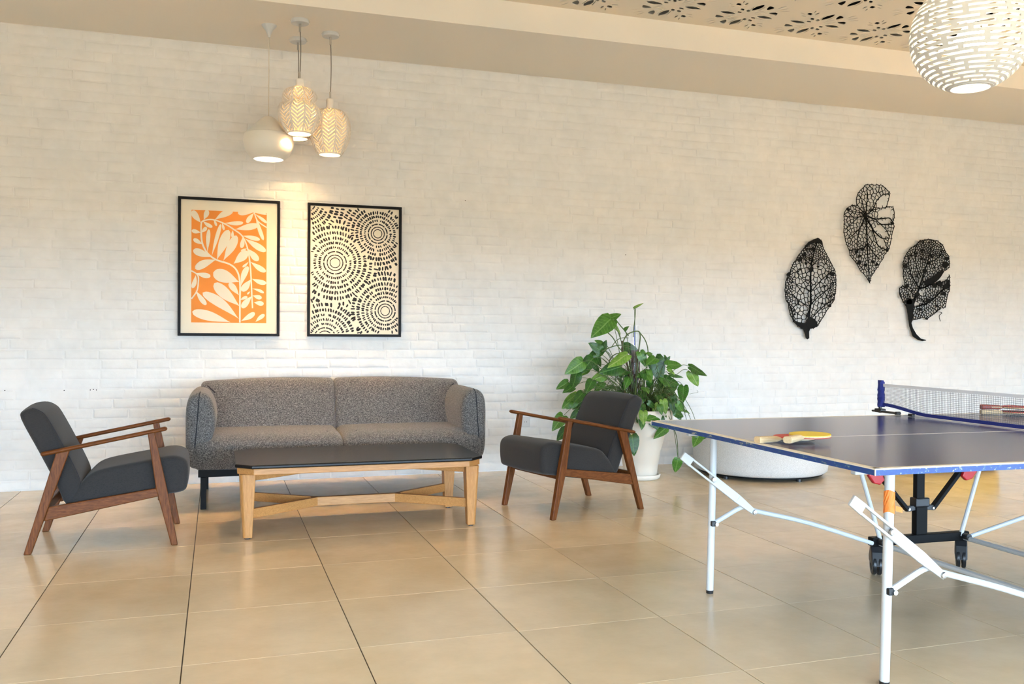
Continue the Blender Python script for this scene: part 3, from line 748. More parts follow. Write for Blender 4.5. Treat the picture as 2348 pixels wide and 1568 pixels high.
# ------------------------------------------------------------------ bats
M_PLY = mat('pale_plywood', (0.66, 0.50, 0.29), 0.5, build=b_wood((0.60, 0.44, 0.24), (0.74, 0.58, 0.36), 20, (1, 12, 12)))
M_YEL = mat('yellow_rubber', (0.82, 0.62, 0.055), 0.55)
M_REDR = mat('red_rubber', (0.52, 0.022, 0.018), 0.5)
M_BLKR = mat('black_rubber', (0.02, 0.02, 0.022), 0.5)
M_MAH = mat('mahogany_handle', (0.30, 0.045, 0.03), 0.45)
def bat(label, base, d, top, bot, hmat, group=None, zlift=0, tilt=0, hside=None):
    """base = middle of the handle's end; d = direction handle to blade"""
    t = thing('table_tennis_bat', label, 'bat', base, math.atan2(d[1], d[0]), group)
    t.rotation_euler = (0, -tilt, math.atan2(d[1], d[0]))
    def outline(f, n=36):
        pts = []
        for k in range(n):
            a = 2*PI*k/n; pts.append((0.180+0.078*f*math.cos(a), 0.0755*f*math.sin(a)*(1-0.10*(math.cos(a) < 0)*abs(math.cos(a)))))
        return pts
    MB().prism(outline(1.0), 0.009, 0.015, 'z').build('blade', M_PLY, t, bevel=0.0012)
    MB().prism(outline(0.99), 0.015, 0.0175, 'z').build('rubber', top, t)
    MB().prism(outline(0.99), 0.0065, 0.009, 'z').build('rubber', bot, t)
    h = MB(); st = [(0.0, 0.016, 0.0115), (0.004, 0.018, 0.0125), (0.02, 0.0165, 0.012), (0.06, 0.0145, 0.0115), (0.088, 0.0145, 0.0110), (0.112, 0.0150, 0.0035)]
    n = 14; vs = []
    for x, wy, wz in st:
        for k in range(n):
            a = 2*PI*k/n; c, s_ = math.cos(a), math.sin(a)
            vs.append((x, wy*math.copysign(abs(c)**0.55, c), 0.012+wz*math.copysign(abs(s_)**0.55, s_)))
    h.add(vs, [(i*n+k, i*n+(k+1) % n, (i+1)*n+(k+1) % n, (i+1)*n+k) for i in range(len(st)-1) for k in range(n)]+[tuple(range(n)), tuple(range((len(st)-1)*n, len(st)*n))])
    hd = h.build('handle', hmat, t, auto=0.7)
    MB().box((0.050, 0, 0.012), (0.0985, 0.030, 0.0062)).build('handle_core', hside or M_PLY, hd)
    return t
bat('pale-handled bat with red rubber lying underneath the yellow bat', (1.846, 2.823, TZ+0.001), (0.985, 0.17), M_REDR, M_BLKR, M_PLY)
bat('bat with bright yellow face resting on top of another bat', (1.893, 2.706, TZ+0.0125), (0.87, 0.49), M_YEL, M_REDR, M_PLY, tilt=math.radians(1.0))
bat('cream-handled red bat lying flat behind the net', (3.664, 3.600, TZ+0.001), (0.93, -0.37), M_REDR, M_BLKR, M_PLY)
bat('bat with red and black striped handle stacked on the bat behind the net', (3.668, 3.603, TZ+0.0265), (0.93, -0.37), M_REDR, M_BLKR, M_MAH, hside=M_PLY)
# ------------------------------------------------------------------ framed prints
M_FRM = mat('black_frame', (0.005, 0.005, 0.006), 0.45, spec=0.15)
M_PAPER = mat('cream_paper', (0.84, 0.76, 0.61), 0.7)
M_INKO = mat('orange_ink', (0.86, 0.285, 0.040), 0.7)
M_INKB = mat('black_ink', (0.012, 0.011, 0.012), 0.7)
M_PAPR2 = mat('cream_cutout', (0.84, 0.76, 0.61), 0.7)
FW, FH = 0.728, 1.028
def frame(name, label, x0, z0):
    t = thing(name, label, 'picture', (x0, WALLY-0.004, z0), 0)
    b, dp = 0.020, 0.030
    for c, d in (((FW/2, -dp/2, b/2), (FW, dp, b)), ((FW/2, -dp/2, FH-b/2), (FW, dp, b)), ((b/2, -dp/2, FH/2), (b, dp, FH-2*b)), ((FW-b/2, -dp/2, FH/2), (b, dp, FH-2*b))):
        MB().box(c, d).build('frame_bar', M_FRM, t, bevel=0.002)
    pp = MB().box((FW/2, -0.012, FH/2), (FW-2*b+0.002, 0.006, FH-2*b+0.002)).build('paper', M_PAPER, t)
    return t, pp
def flat(name, polys, m, parent, y, th=0.0004):
    b = MB()
    for P in polys:
        n = len(P); b.add([(q[0], y, q[1]) for q in P], [tuple(range(n))])
    o = b.build(name, m, parent, fix=False)
    me = o.data; bm = bmesh.new(); bm.from_mesh(me)
    for f in bm.faces:
        f.normal_update()
        if f.normal.y > 0: f.normal_flip()
    bmesh.ops.triangulate(bm, faces=[f for f in bm.faces if len(f.verts) > 4]); bm.to_mesh(me); bm.free()
    return o
def petal(b, t, w, n=22, curve=0.0):
    b, t = Vector(b), Vector(t); d = t-b; L = d.length; d = d/L; nn = Vector((-d.y, d.x)); pts = []
    prof = lambda s: math.sin(PI/2*s/.66)**1.25 if s <= .66 else math.sqrt(max(0, 1-((s-.66)/.34)**2))
    for k in range(n+1):
        s = k/n; pts.append(b+d*L*s+nn*(w/2*prof(s)+curve*L*math.sin(PI*s)))
    for k in range(n-1, 0, -1):
        s = k/n; pts.append(b+d*L*s-nn*(w/2*prof(s)-curve*L*math.sin(PI*s)))
    return pts
def ribbon(path, w0, w1=None, per=5):
    P = smooth_path([Vector((q[0], q[1])) for q in path], per); n = len(P); A = []; B = []
    w1 = w0 if w1 is None else w1
    for i, q in enumerate(P):
        t = (P[min(i+1, n-1)]-P[max(i-1, 0)]).normalized(); nn = Vector((-t.y, t.x)); w = (w0+(w1-w0)*i/(n-1))/2
        A.append(q+nn*w); B.append(q-nn*w)
    return [[A[i], A[i+1], B[i+1], B[i]] for i in range(n-1)]

p1, paper1 = frame('framed_print', 'framed print of cream cut-out leaves on an orange ground', -0.334, 1.103)
def m1(x, y):     # measured on the picture, to metres inside the frame
    u = (x-35)/1050; yt = 45+55*u; yb = 1475+3*u
    return Vector((u*FW, (yb-y)/(yb-yt)*FH))
S1 = FW/1050
ax0, ax1 = m1(170, 700).x, m1(945, 700).x; az0, az1 = m1(170, 1338).y, m1(170, 183).y
flat('orange_ground', [[(ax0, az0), (ax1, az0), (ax1, az1), (ax0, az1)]], M_INKO, paper1, -0.0154)
PET = [((265, 318), (178, 192), 78), ((292, 288), (332, 186), 62), ((405, 287), (590, 196), 82), ((808, 212), (642, 218), 74), ((812, 215), (735, 320), 56),
 ((820, 228), (948, 322), 40), ((815, 215), (946, 232), 30), ((828, 245), (912, 498), 50), ((505, 320), (700, 318), 54), ((612, 386), (860, 342), 84), ((690, 450), (875, 492), 58),
 ((715, 478), (938, 612), 84), ((745, 580), (858, 708), 84), ((775, 715), (938, 820), 70), ((790, 890), (944, 938), 64), ((795, 990), (920, 1035), 38), ((800, 1062), (897, 1088), 56),
 ((812, 1132), (918, 1148), 60), ((680, 1322), (824, 1238), 68), ((830, 1332), (926, 1254), 52), ((692, 462), (682, 577), 54), ((600, 737), (742, 606), 112), ((757, 715), (693, 772), 30),
 ((679, 962), (750, 762), 74), ((782, 895), (686, 1018), 86), ((792, 1065), (688, 1190), 76), ((668, 1108), (747, 1074), 40), ((265, 418), (172, 396), 52), ((268, 418), (322, 362), 46),
 ((282, 538), (190, 482), 54), ((372, 668), (188, 596), 92), ((422, 695), (208, 788), 100), ((283, 300), (382, 364), 48), ((332, 618), (346, 382), 50), ((375, 660), (468, 328), 48),
 ((428, 698), (548, 390), 116), ((495, 705), (630, 448), 108), ((395, 282), (424, 352), 30), ((480, 315), (500, 394), 30), ((592, 392), (590, 473), 34), ((662, 925), (392, 826), 165),
 ((658, 1060), (556, 932), 76), ((667, 1172), (402, 936), 140), ((658, 1302), (285, 1032), 124), ((572, 1336), (180, 1228), 126), ((213, 832), (365, 866), 68), ((217, 848), (182, 988), 54), ((213, 1010), (322, 1160), 62), ((742, 580), (676, 604), 26), ((775, 1020), (745, 1050), 22)]
shapes = []
for k, (b, t, w) in enumerate(PET):
    P = petal(m1(*b), m1(*t), w*0.84*S1, curve=random.Random(k).uniform(-.05, .05))
    shapes.append([(min(max(q.x, ax0-0.001), ax1+0.001), min(max(q.y, az0-0.001), az1+0.001)) for q in P])
for k, P in enumerate(shapes): flat('leaf_cutout', [P], M_PAPR2, paper1, -0.0157-0.000005*k)
for path, w in (([(268, 415), (268, 340), (285, 300), (380, 285), (500, 325), (600, 385), (690, 455), (745, 580), (772, 740), (784, 900), (792, 1060), (800, 1192)], 15),
  ([(268, 400), (278, 520), (330, 625), (420, 695), (560, 742), (636, 810), (667, 930), (668, 1130), (668, 1338)], 18), ([(170, 808), (235, 855), (240, 940), (225, 1020), (172, 1098)], 14), ([(812, 212), (850, 300), (945, 368)], 13)):
    flat('stem_cutout', ribbon([m1(*q) for q in path], w*S1), M_PAPR2, paper1, -0.0162-w*0.000005)

p2, paper2 = frame('framed_print', 'framed print of black dashes circling in rings on cream', 0.601, 1.103)
def m2(x, y):
    u = (x-67)/992; yt = 70+52*u; yb = 1480+3*u
    return Vector((u*FW, (yb-y)/(yb-yt)*FH))
S2 = FW/992
CEN = [(352, 703, 1.0), (803, 398, 0.86), (887, 1210, 0.92), (250, 1500, 0.95), (40, 60, 0.9)]
rr = random.Random(4); dash = []
lo, hi = (0.021, 0.021), (FW-0.021, FH-0.021)
centers = [(m2(x, y), k) for x, y, k in CEN]
RING = [52, 82, 118, 163, 212, 262, 318, 378, 440, 505, 575, 650]
for ci, (c, k) in enumerate(centers):
    for ri, R0 in enumerate(RING):
        R = R0*k*S2
        if ri < 2 or (ri == 2):
            n = 64; w = (0.0064, 0.0078, 0.0095)[ri]
            for j in range(n):
                if ri == 2 and (j % 8 == 7): continue
                a, b = 2*PI*j/n, 2*PI*(j+1)/n; ww = w*rr.uniform(.8, 1.2)
                P = [c+Vector((math.cos(q), math.sin(q)))*(R+o_) for q, o_ in ((a, -ww/2), (b, -ww/2), (b, ww/2), (a, ww/2))]
                if all(lo[0] < q.x < hi[0] and lo[1] < q.y < hi[1] for q in P): dash.append(P)
            continue
        step = 0.0105+0.0016*ri; n = int(2*PI*R/step); ln = (0.0120+0.0030*ri); wd_ = 0.0080+0.0010*ri
        for j in range(n):
            if rr.random() < 0.06: continue
            a = 2*PI*j/n+rr.uniform(-.02, .02); q = c+Vector((math.cos(a), math.sin(a)))*R
            own = min(range(5), key=lambda i_: (q-centers[i_][0]).length/centers[i_][1]-(0.02 if i_ == 0 else 0))
            if own != ci: continue
            ang = a+rr.uniform(-.30, .30); d = Vector((math.cos(ang), math.sin(ang))); nn = Vector((-d.y, d.x))
            L = ln*rr.uniform(.75, 1.2)/2; w = wd_*rr.uniform(.7, 1.3)/2
            P = [q-d*L-nn*w*.6, q-d*L*.5-nn*w, q+d*L*.6-nn*w*.9, q+d*L+nn*w*.2, q+d*L*.4+nn*w, q-d*L*.8+nn*w*.8]
            if all(lo[0] < z.x < hi[0] and lo[1] < z.y < hi[1] for z in P): dash.append(P)
o = flat('ink_dashes', dash, M_INKB, paper2, -0.0154); o['kind'] = 'stuff'

# ------------------------------------------------------------------ cut-metal leaves on the wall
def inside(P, q):
    c = False; n = len(P)
    for i in range(n):
        a, b = P[i], P[i-1]
        if (a[1] > q[1]) != (b[1] > q[1]) and q[0] < (b[0]-a[0])*(q[1]-a[1])/(b[1]-a[1])+a[0]: c = not c
    return c
def circum(a, b, c):
    d = 2*(a.x*(b.y-c.y)+b.x*(c.y-a.y)+c.x*(a.y-b.y))
    if abs(d) < 1e-12: return (a+b+c)/3
    aa, bb, cc = a.length_squared, b.length_squared, c.length_squared
    return Vector(((aa*(b.y-c.y)+bb*(c.y-a.y)+cc*(a.y-b.y))/d, (aa*(c.x-b.x)+bb*(a.x-c.x)+cc*(b.x-a.x))/d))
def metal_leaf(label, org, sc, outline, veins, solid, cell, wid, seed, dense=None, holes=(), nblob=0):
    R = random.Random(seed)
    conv = lambda x, y: at_y(org[0]+x*sc, org[1]+y*sc, WALLY-0.036)
    P = [conv(*q) for q in outline]; O2 = [(q.x, q.z) for q in P]
    cx = sum(q[0] for q in O2)/len(O2); z0 = min(q[1] for q in O2)
    t = thing('metal_leaf', label, 'wall art', (cx, WALLY-0.036, z0), group=None)
    TH = 0.004
    L2 = [Vector((x-cx, z-z0)) for x, z in O2]
    c2 = lambda x, y: (lambda q: Vector((q.x-cx, q.z-z0)))(conv(x, y))
    def bar(m, a, b, w, w2=None):
        d = b-a
        if d.length < 1e-4: return
        d = d.normalized(); n = Vector((-d.y, d.x)); w2 = w if w2 is None else w2
        a = a-d*w*.25; b = b+d*w2*.25
        q = [a-n*w/2, b-n*w2/2, b+n*w2/2, a+n*w/2]
        m.hexa([(v.x, -TH/2, v.y) for v in q], [(v.x, TH/2, v.y) for v in q])
    web = MB(); xs = [q.x for q in L2]; ys = [q.y for q in L2]; pts = []
    tries = 0
    H_ = [[c2(*q) for q in h] for h in holes]
    while tries < 9000:
        tries += 1
        q = Vector((R.uniform(min(xs), max(xs)), R.uniform(min(ys), max(ys))))
        if not inside(L2, q): continue
        dd = cell*(dense(q, L2) if dense else 1)
        if all((q-o).length > dd*(0.6+0.4*R.random()) for o in pts): pts.append(q)
    pts += [Vector((min(xs)-1, min(ys)-1)), Vector((max(xs)+1, min(ys)-1)), Vector((max(xs)+1, max(ys)+1)), Vector((min(xs)-1, max(ys)+1))]
    r = geometry.delaunay_2d_cdt(pts, [], [], 0, 1e-6); V, F = r[0], r[2]
    em = {}
    for i, f in enumerate(F):
        for k in range(3):
            e_ = tuple(sorted((f[k], f[(k+1) % 3]))); em.setdefault(e_, []).append(i)
    cc = [circum(*[V[k] for k in f]) for f in F]
    for e_, fs in em.items():
        if len(fs) != 2: continue
        a, b = cc[fs[0]], cc[fs[1]]
        if not inside(L2, a) and not inside(L2, b): continue
        if any(inside(h, (a+b)/2) for h in H_): continue
        for f_ in (0, 1):      # clip at the rim
            if not inside(L2, a):
                lo_, hi_ = a, b
                for _ in range(14):
                    md_ = (lo_+hi_)/2
                    if inside(L2, md_): hi_ = md_
                    else: lo_ = md_
                a = hi_
            a, b = b, a
        if (a-b).length > cell*3: continue
        w = wid*R.uniform(.65, 1.35); bar(web, a, b, w)
    for v in range(len(L2)):     # the rim, a little ragged
        a, b = L2[v-1], L2[v]; n = max(1, int((b-a).length/0.016)); prev = a
        for k in range(1, n+1):
            q = a+(b-a)*k/n+(Vector((R.uniform(-1, 1), R.uniform(-1, 1)))*0.004 if k < n else Vector((0, 0)))
            bar(web, prev, q, wid*1.15); 
            if R.random() < 0.45:
                d = (b-a).normalized(); nn = Vector((d.y, -d.x))*(1 if R.random() < .5 else -1); bar(web, q, q+nn*0.010+d*0.004, wid, wid*.4)
            prev = q
    web.build('vein_web', M_BLK, t, fix=False)['kind'] = 'stuff'
    for path, w0, w1 in veins:
        vm = MB(); Q = smooth_path([c2(*q) for q in path], 4); n = len(Q)
        for i in range(n-1):
            f0, f1 = i/(n-1), (i+1)/(n-1); bar(vm, Q[i], Q[i+1], w0+(w1-w0)*f0, w0+(w1-w0)*f1)
        vm.build('vein', M_BLK, t, fix=False)
    if solid:
        for S in solid:
            sm = MB(); q = [c2(*z) for z in S]; sm.hexa([(v.x, -TH/2-0.0003, v.y) for v in q], [(v.x, TH/2+0.0003, v.y) for v in q])
            sm.build('solid_plate', M_BLK, t)
    for k in range(nblob):
        while True:
            q = Vector((R.uniform(min(xs), max(xs)), R.uniform(min(ys), max(ys))))
            if inside(L2, q) and not any(inside(h, q) for h in H_) and (abs(q.x) > 0.10 or q.y > 0.7*max(ys)): break
        r_ = R.uniform(.008, .018); n_ = 7; P_ = [q+Vector((math.cos(2*PI*j/n_), math.sin(2*PI*j/n_)))*r_*R.uniform(.5, 1.2) for j in range(n_)]
        MB().hexa([(v.x, -TH/2-0.0002, v.y) for v in P_], [(v.x, TH/2+0.0002, v.y) for v in P_]).build('solid_plate', M_BLK, t)
    for f in (0.3, 0.75):
        q = Vector((sum(xs)/len(xs), min(ys)+(max(ys)-min(ys))*f))
        MB().lathe([(0.004, 0), (0.004, 0.0325)], 8).build('standoff', M_BLK, t).matrix_basis = Matrix.Translation((q.x, 0, q.y)) @ Matrix.Rotation(-PI/2, 4, 'X')
    return t
def blob(x, y, r, seed):
    R = random.Random(seed); n = 9
    return [(x+r*R.uniform(.55, 1.15)*math.cos(2*PI*k/n), y+r*R.uniform(.55, 1.15)*math.sin(2*PI*k/n)) for k in range(n)]
w = 0.0058
metal_leaf('black cut-metal leaf pointing up with thick short stalk, lowest end solid', (1780, 530), 160/965,
 [(575, 95), (630, 140), (650, 240), (700, 330), (745, 420), (800, 520), (825, 610), (825, 740), (815, 860), (800, 950), (730, 1050), (690, 1110), (640, 1200), (590, 1270), (560, 1320), (470, 1345), (370, 1350), (300, 1310), (240, 1250), (195, 1150), (170, 1020), (130, 930), (120, 830), (130, 700), (170, 600), (210, 510), (240, 440), (300, 350), (380, 240), (450, 150), (540, 110)],
 [([(575, 95), (520, 300), (480, 520), (475, 830), (475, 1000), (455, 1140), (440, 1340)], .010, .020), ([(470, 690), (370, 660), (270, 560)], .007, .004), ([(475, 830), (330, 760), (180, 690)], .007, .004), ([(460, 1040), (340, 980), (210, 880), (120, 830)], .008, .004),
  ([(480, 840), (600, 700), (720, 590), (800, 530)], .008, .005), ([(480, 1010), (590, 900), (720, 800), (810, 700)], .009, .005), ([(500, 1190), (640, 1050), (790, 940)], .008, .010), ([(490, 480), (590, 390), (710, 380)], .007, .004), ([(490, 470), (410, 400), (350, 300)], .006, .004), ([(240, 1250), (215, 1080), (180, 1020)], .010, .008)],
 [[(240, 1225), (300, 1255), (400, 1270), (440, 1200), (480, 1180), (570, 1260), (560, 1325), (470, 1345), (452, 1390), (455, 1480), (430, 1495), (410, 1480), (390, 1400), (372, 1352), (300, 1312)], [(575, 90), (632, 140), (640, 190), (560, 150), (460, 190), (380, 250), (450, 150), (540, 108)], blob(480, 530, 45, 1), blob(170, 600, 32, 2), blob(580, 490, 22, 3), blob(330, 390, 40, 4), blob(770, 590, 34, 5), blob(460, 380, 22, 6), blob(700, 640, 22, 7), blob(740, 1030, 30, 8), blob(440, 1160, 40, 9)],
 0.046, w, 21, dense=lambda q, L: 0.50 if q.y > 0.62 or abs(q.x) > 0.19 else 0.95, nblob=26)
metal_leaf('black cut-metal heart leaf with fan of veins, tip pointing down, topmost of three', (1915, 410), 160/1004,
 [(440, 85), (520, 85), (590, 85), (680, 95), (740, 150), (790, 210), (770, 300), (740, 400), (830, 405), (850, 500), (850, 560), (830, 610), (850, 680), (820, 780), (800, 900), (780, 1000), (720, 1080), (680, 1160), (600, 1280), (520, 1400), (495, 1495), (440, 1400), (370, 1330), (310, 1220), (215, 1100), (200, 1020), (150, 900), (125, 740), (130, 600), (130, 500), (170, 420), (250, 380), (310, 390), (305, 300), (330, 200), (400, 130)],
 [([(440, 520), (460, 300), (455, 110)], .010, .005), ([(440, 520), (390, 340), (345, 220)], .008, .004), ([(440, 520), (540, 440), (600, 310), (690, 230), (785, 205)], .011, .005), ([(500, 460), (640, 425), (800, 400)], .010, .005), ([(440, 520), (560, 575), (700, 570), (780, 565), (830, 620)], .013, .008), ([(570, 575), (650, 650), (740, 740), (775, 830)], .008, .005), ([(650, 655), (800, 655)], .007, .008),
  ([(440, 530), (540, 725), (640, 830), (700, 860), (770, 855)], .015, .006), ([(540, 740), (580, 860), (625, 970), (750, 1025)], .010, .007), ([(440, 520), (455, 760), (462, 930), (470, 1150), (495, 1490)], .016, .006), ([(470, 940), (560, 1080), (650, 1170)], .009, .005), ([(435, 530), (390, 640), (330, 740), (190, 860)], .013, .005), ([(350, 710), (322, 850), (315, 1000)], .009, .005), ([(460, 930), (400, 1000), (210, 1028)], .010, .009), ([(430, 525), (330, 550), (200, 545), (130, 540)], .010, .005), ([(330, 555), (240, 640), (140, 740)], .008, .004), ([(430, 515), (330, 480), (180, 465)], .009, .005), ([(430, 505), (350, 430), (250, 385)], .008, .004), ([(420, 500), (310, 370)], .006, .004), ([(700, 870), (740, 970), (760, 1020)], .007, .006)],
 [blob(440, 525, 42, 1), blob(345, 1210, 34, 2), blob(395, 1010, 34, 3), blob(310, 1050, 30, 4), blob(540, 1190, 22, 5), blob(600, 1230, 26, 6), blob(815, 640, 30, 7), blob(750, 1030, 26, 8), blob(190, 440, 30, 9), blob(440, 1240, 28, 10), blob(350, 1110, 28, 11)],
 0.040, 0.0052, 22, dense=lambda q, L: 0.72 if q.y < 0.38 else 0.95,
 holes=[[(600, 330), (690, 240), (770, 260), (745, 390), (620, 400)], [(650, 440), (800, 420), (840, 540), (770, 555), (600, 560)], [(600, 580), (780, 580), (800, 640), (650, 640)], [(600, 660), (700, 680), (770, 830), (700, 850), (560, 720)], [(570, 780), (640, 840), (720, 880), (750, 1000), (630, 960)]])
metal_leaf('black cut-metal torn leaf with long curved stalk', (2045, 535), 160/965,
 [(390, 95), (500, 85), (620, 100), (700, 160), (740, 250), (790, 320), (790, 470), (720, 520), (640, 630), (560, 680), (480, 730), (400, 765), (560, 705), (660, 690), (760, 640), (795, 580), (800, 770), (770, 860), (740, 1020), (690, 1030), (600, 1090), (560, 1130), (480, 1185), (440, 1160), (285, 1200), (225, 1100), (210, 1030), (150, 930), (110, 850), (105, 760), (150, 725), (185, 760), (180, 680), (155, 560), (155, 400), (190, 310), (260, 205), (330, 160)],
 [([(250, 1200), (270, 1000), (350, 830), (390, 720), (440, 560), (490, 410), (545, 200)], .026, .006), ([(375, 750), (290, 620), (240, 480), (230, 300)], .009, .005), ([(400, 600), (340, 450), (320, 260), (350, 150)], .008, .005), ([(490, 420), (620, 350), (690, 260), (680, 170)], .008, .005), ([(350, 1010), (520, 950), (660, 820), (770, 720)], .014, .012), ([(290, 1050), (330, 910), (430, 920), (430, 950)], .010, .006), ([(660, 1040), (600, 1095)], .008, .008), ([(600, 1095), (640, 1085), (690, 1100), (655, 1140), (670, 1215)], .006, .004), ([(390, 755), (480, 735), (640, 635), (720, 520)], .012, .008)],
 [[(285, 1200), (270, 1240), (290, 1310), (340, 1395), (400, 1455), (472, 1472), (470, 1482), (420, 1490), (360, 1472), (290, 1425), (240, 1280), (220, 1110), (205, 1030), (200, 930), (260, 900), (320, 920), (300, 1030)], [(430, 670), (560, 600), (700, 500), (720, 525), (640, 632), (560, 682), (480, 728)], blob(190, 450, 42, 1), blob(740, 440, 50, 2), blob(765, 345, 34, 3), blob(755, 730, 55, 4), blob(660, 690, 48, 5), blob(455, 520, 40, 6), blob(590, 720, 45, 7), blob(240, 940, 60, 8), blob(720, 830, 40, 9), blob(350, 840, 42, 10), blob(500, 930, 40, 11), blob(210, 730, 34, 12), blob(480, 1180, 22, 13), blob(390, 1050, 30, 14)],
 0.034, 0.0062, 23, dense=lambda q, L: 0.62 if q.y > 0.62 else 0.80, nblob=30, holes=[[(385, 640), (410, 620), (385, 730), (360, 700)], [(370, 800), (450, 780), (420, 850), (375, 850)], [(250, 840), (300, 870), (290, 910)], [(310, 960), (420, 940), (330, 1020)]])
# ------------------------------------------------------------------ pendant lamps
M_SHADE = mat('satin_white_metal', (0.80, 0.77, 0.70), 0.32, spec=0.5)
M_INNER = mat('white_shade_inside', (0.86, 0.84, 0.79), 0.6)
M_CORD = mat('grey_flex', (0.20, 0.18, 0.15), 0.6)
M_CORDW = mat('cream_flex', (0.72, 0.66, 0.55), 0.6)
def m_emit(name, col, s):
    m = bpy.data.materials.new(name); m.use_nodes = True; nt = m.node_tree; nt.nodes.clear()
    o = nt.nodes.new('ShaderNodeOutputMaterial'); e_ = nt.nodes.new('ShaderNodeEmission')
    e_.inputs[0].default_value = (*col, 1); e_.inputs[1].default_value = s; nt.links.new(e_.outputs[0], o.inputs[0]); return m
def m_trans(name, col, f):
    m = bpy.data.materials.new(name); m.use_nodes = True; nt = m.node_tree; nt.nodes.clear()
    o = nt.nodes.new('ShaderNodeOutputMaterial'); a = nt.nodes.new('ShaderNodeBsdfDiffuse'); b = nt.nodes.new('ShaderNodeBsdfTranslucent')
    mx = nt.nodes.new('ShaderNodeMixShader'); a.inputs[0].default_value = (*col, 1); b.inputs[0].default_value = (*col, 1)
    mx.inputs[0].default_value = f; nt.links.new(a.outputs[0], mx.inputs[1]); nt.links.new(b.outputs[0], mx.inputs[2]); nt.links.new(mx.outputs[0], o.inputs[0]); return m
M_BULB = m_emit('lit_bulb', (1.0, 0.80, 0.52), 14.0)
M_BULB.cycles.emission_sampling = 'NONE'   # the lamps' own point lights carry their light
M_LINING = m_trans('woven_lining', (0.85, 0.68, 0.46), 0.16)
M_SLAT = m_trans('bleached_slats', (0.80, 0.76, 0.70), 0.02)
def lamp(parent, z, power, r=0.035, name='bulb', col=(1.0, 0.59, 0.25)):
    L = bpy.data.lights.new('bulb_light', 'POINT'); L.energy = power; L.color = col; L.shadow_soft_size = r
    o = bpy.data.objects.new('bulb_light', L); COL.objects.link(o); o.parent = parent; o.location = (0, 0, z)
    return o
def bulb(parent, z, r=0.034):
    n = 10; pr = [(0.0, -r)]+[(r*math.sin(PI*k/n), -r*math.cos(PI*k/n)) for k in range(1, n-1)]+[(0.013, r*1.1), (0.013, r*1.6)]
    return MB().lathe(pr, 20, (0, 0, z)).build('bulb', M_BULB, parent, smooth=True)
def canopy_disc(t, top):
    MB().lathe([(0.0, top), (0.058, top), (0.060, top-0.004), (0.060, top-0.024), (0.056, top-0.028), (0.0, top-0.028)], 28).build('ceiling_rose', M_WHT, t, auto=0.5)
    for s in (-1, 1): MB().tube([(s*0.061, 0, top-0.012), (s*0.066, 0, top-0.012)], 0.003, 8).build('rose_screw', M_STEEL, t)
def flex(t, z0, z1, mt, r=0.0032, wob=0.006, crimp=True):
    n = 8; pth = [(wob*math.sin(PI*k/n*1.0)*(1 if k % 8 else 0), 0, z0+(z1-z0)*k/n) for k in range(n+1)]
    c = MB().tube(smooth_path(pth, 2), r, 8).build('flex', mt, t, smooth=True)
    if crimp:
        for a, b in ((z0-0.002, z0-0.055), (z1+0.002, z1+0.05)): MB().tube([(0, 0, a), (0, 0, b)], 0.0075, 10).build('cable_grip', M_STEEL, c)
def interp_prof(prof, n=28):
    P = smooth_path([Vector((r, z)) for r, z in prof], max(2, n//(len(prof)-1))); return [(max(q.x, 0.0), q.y) for q in P]
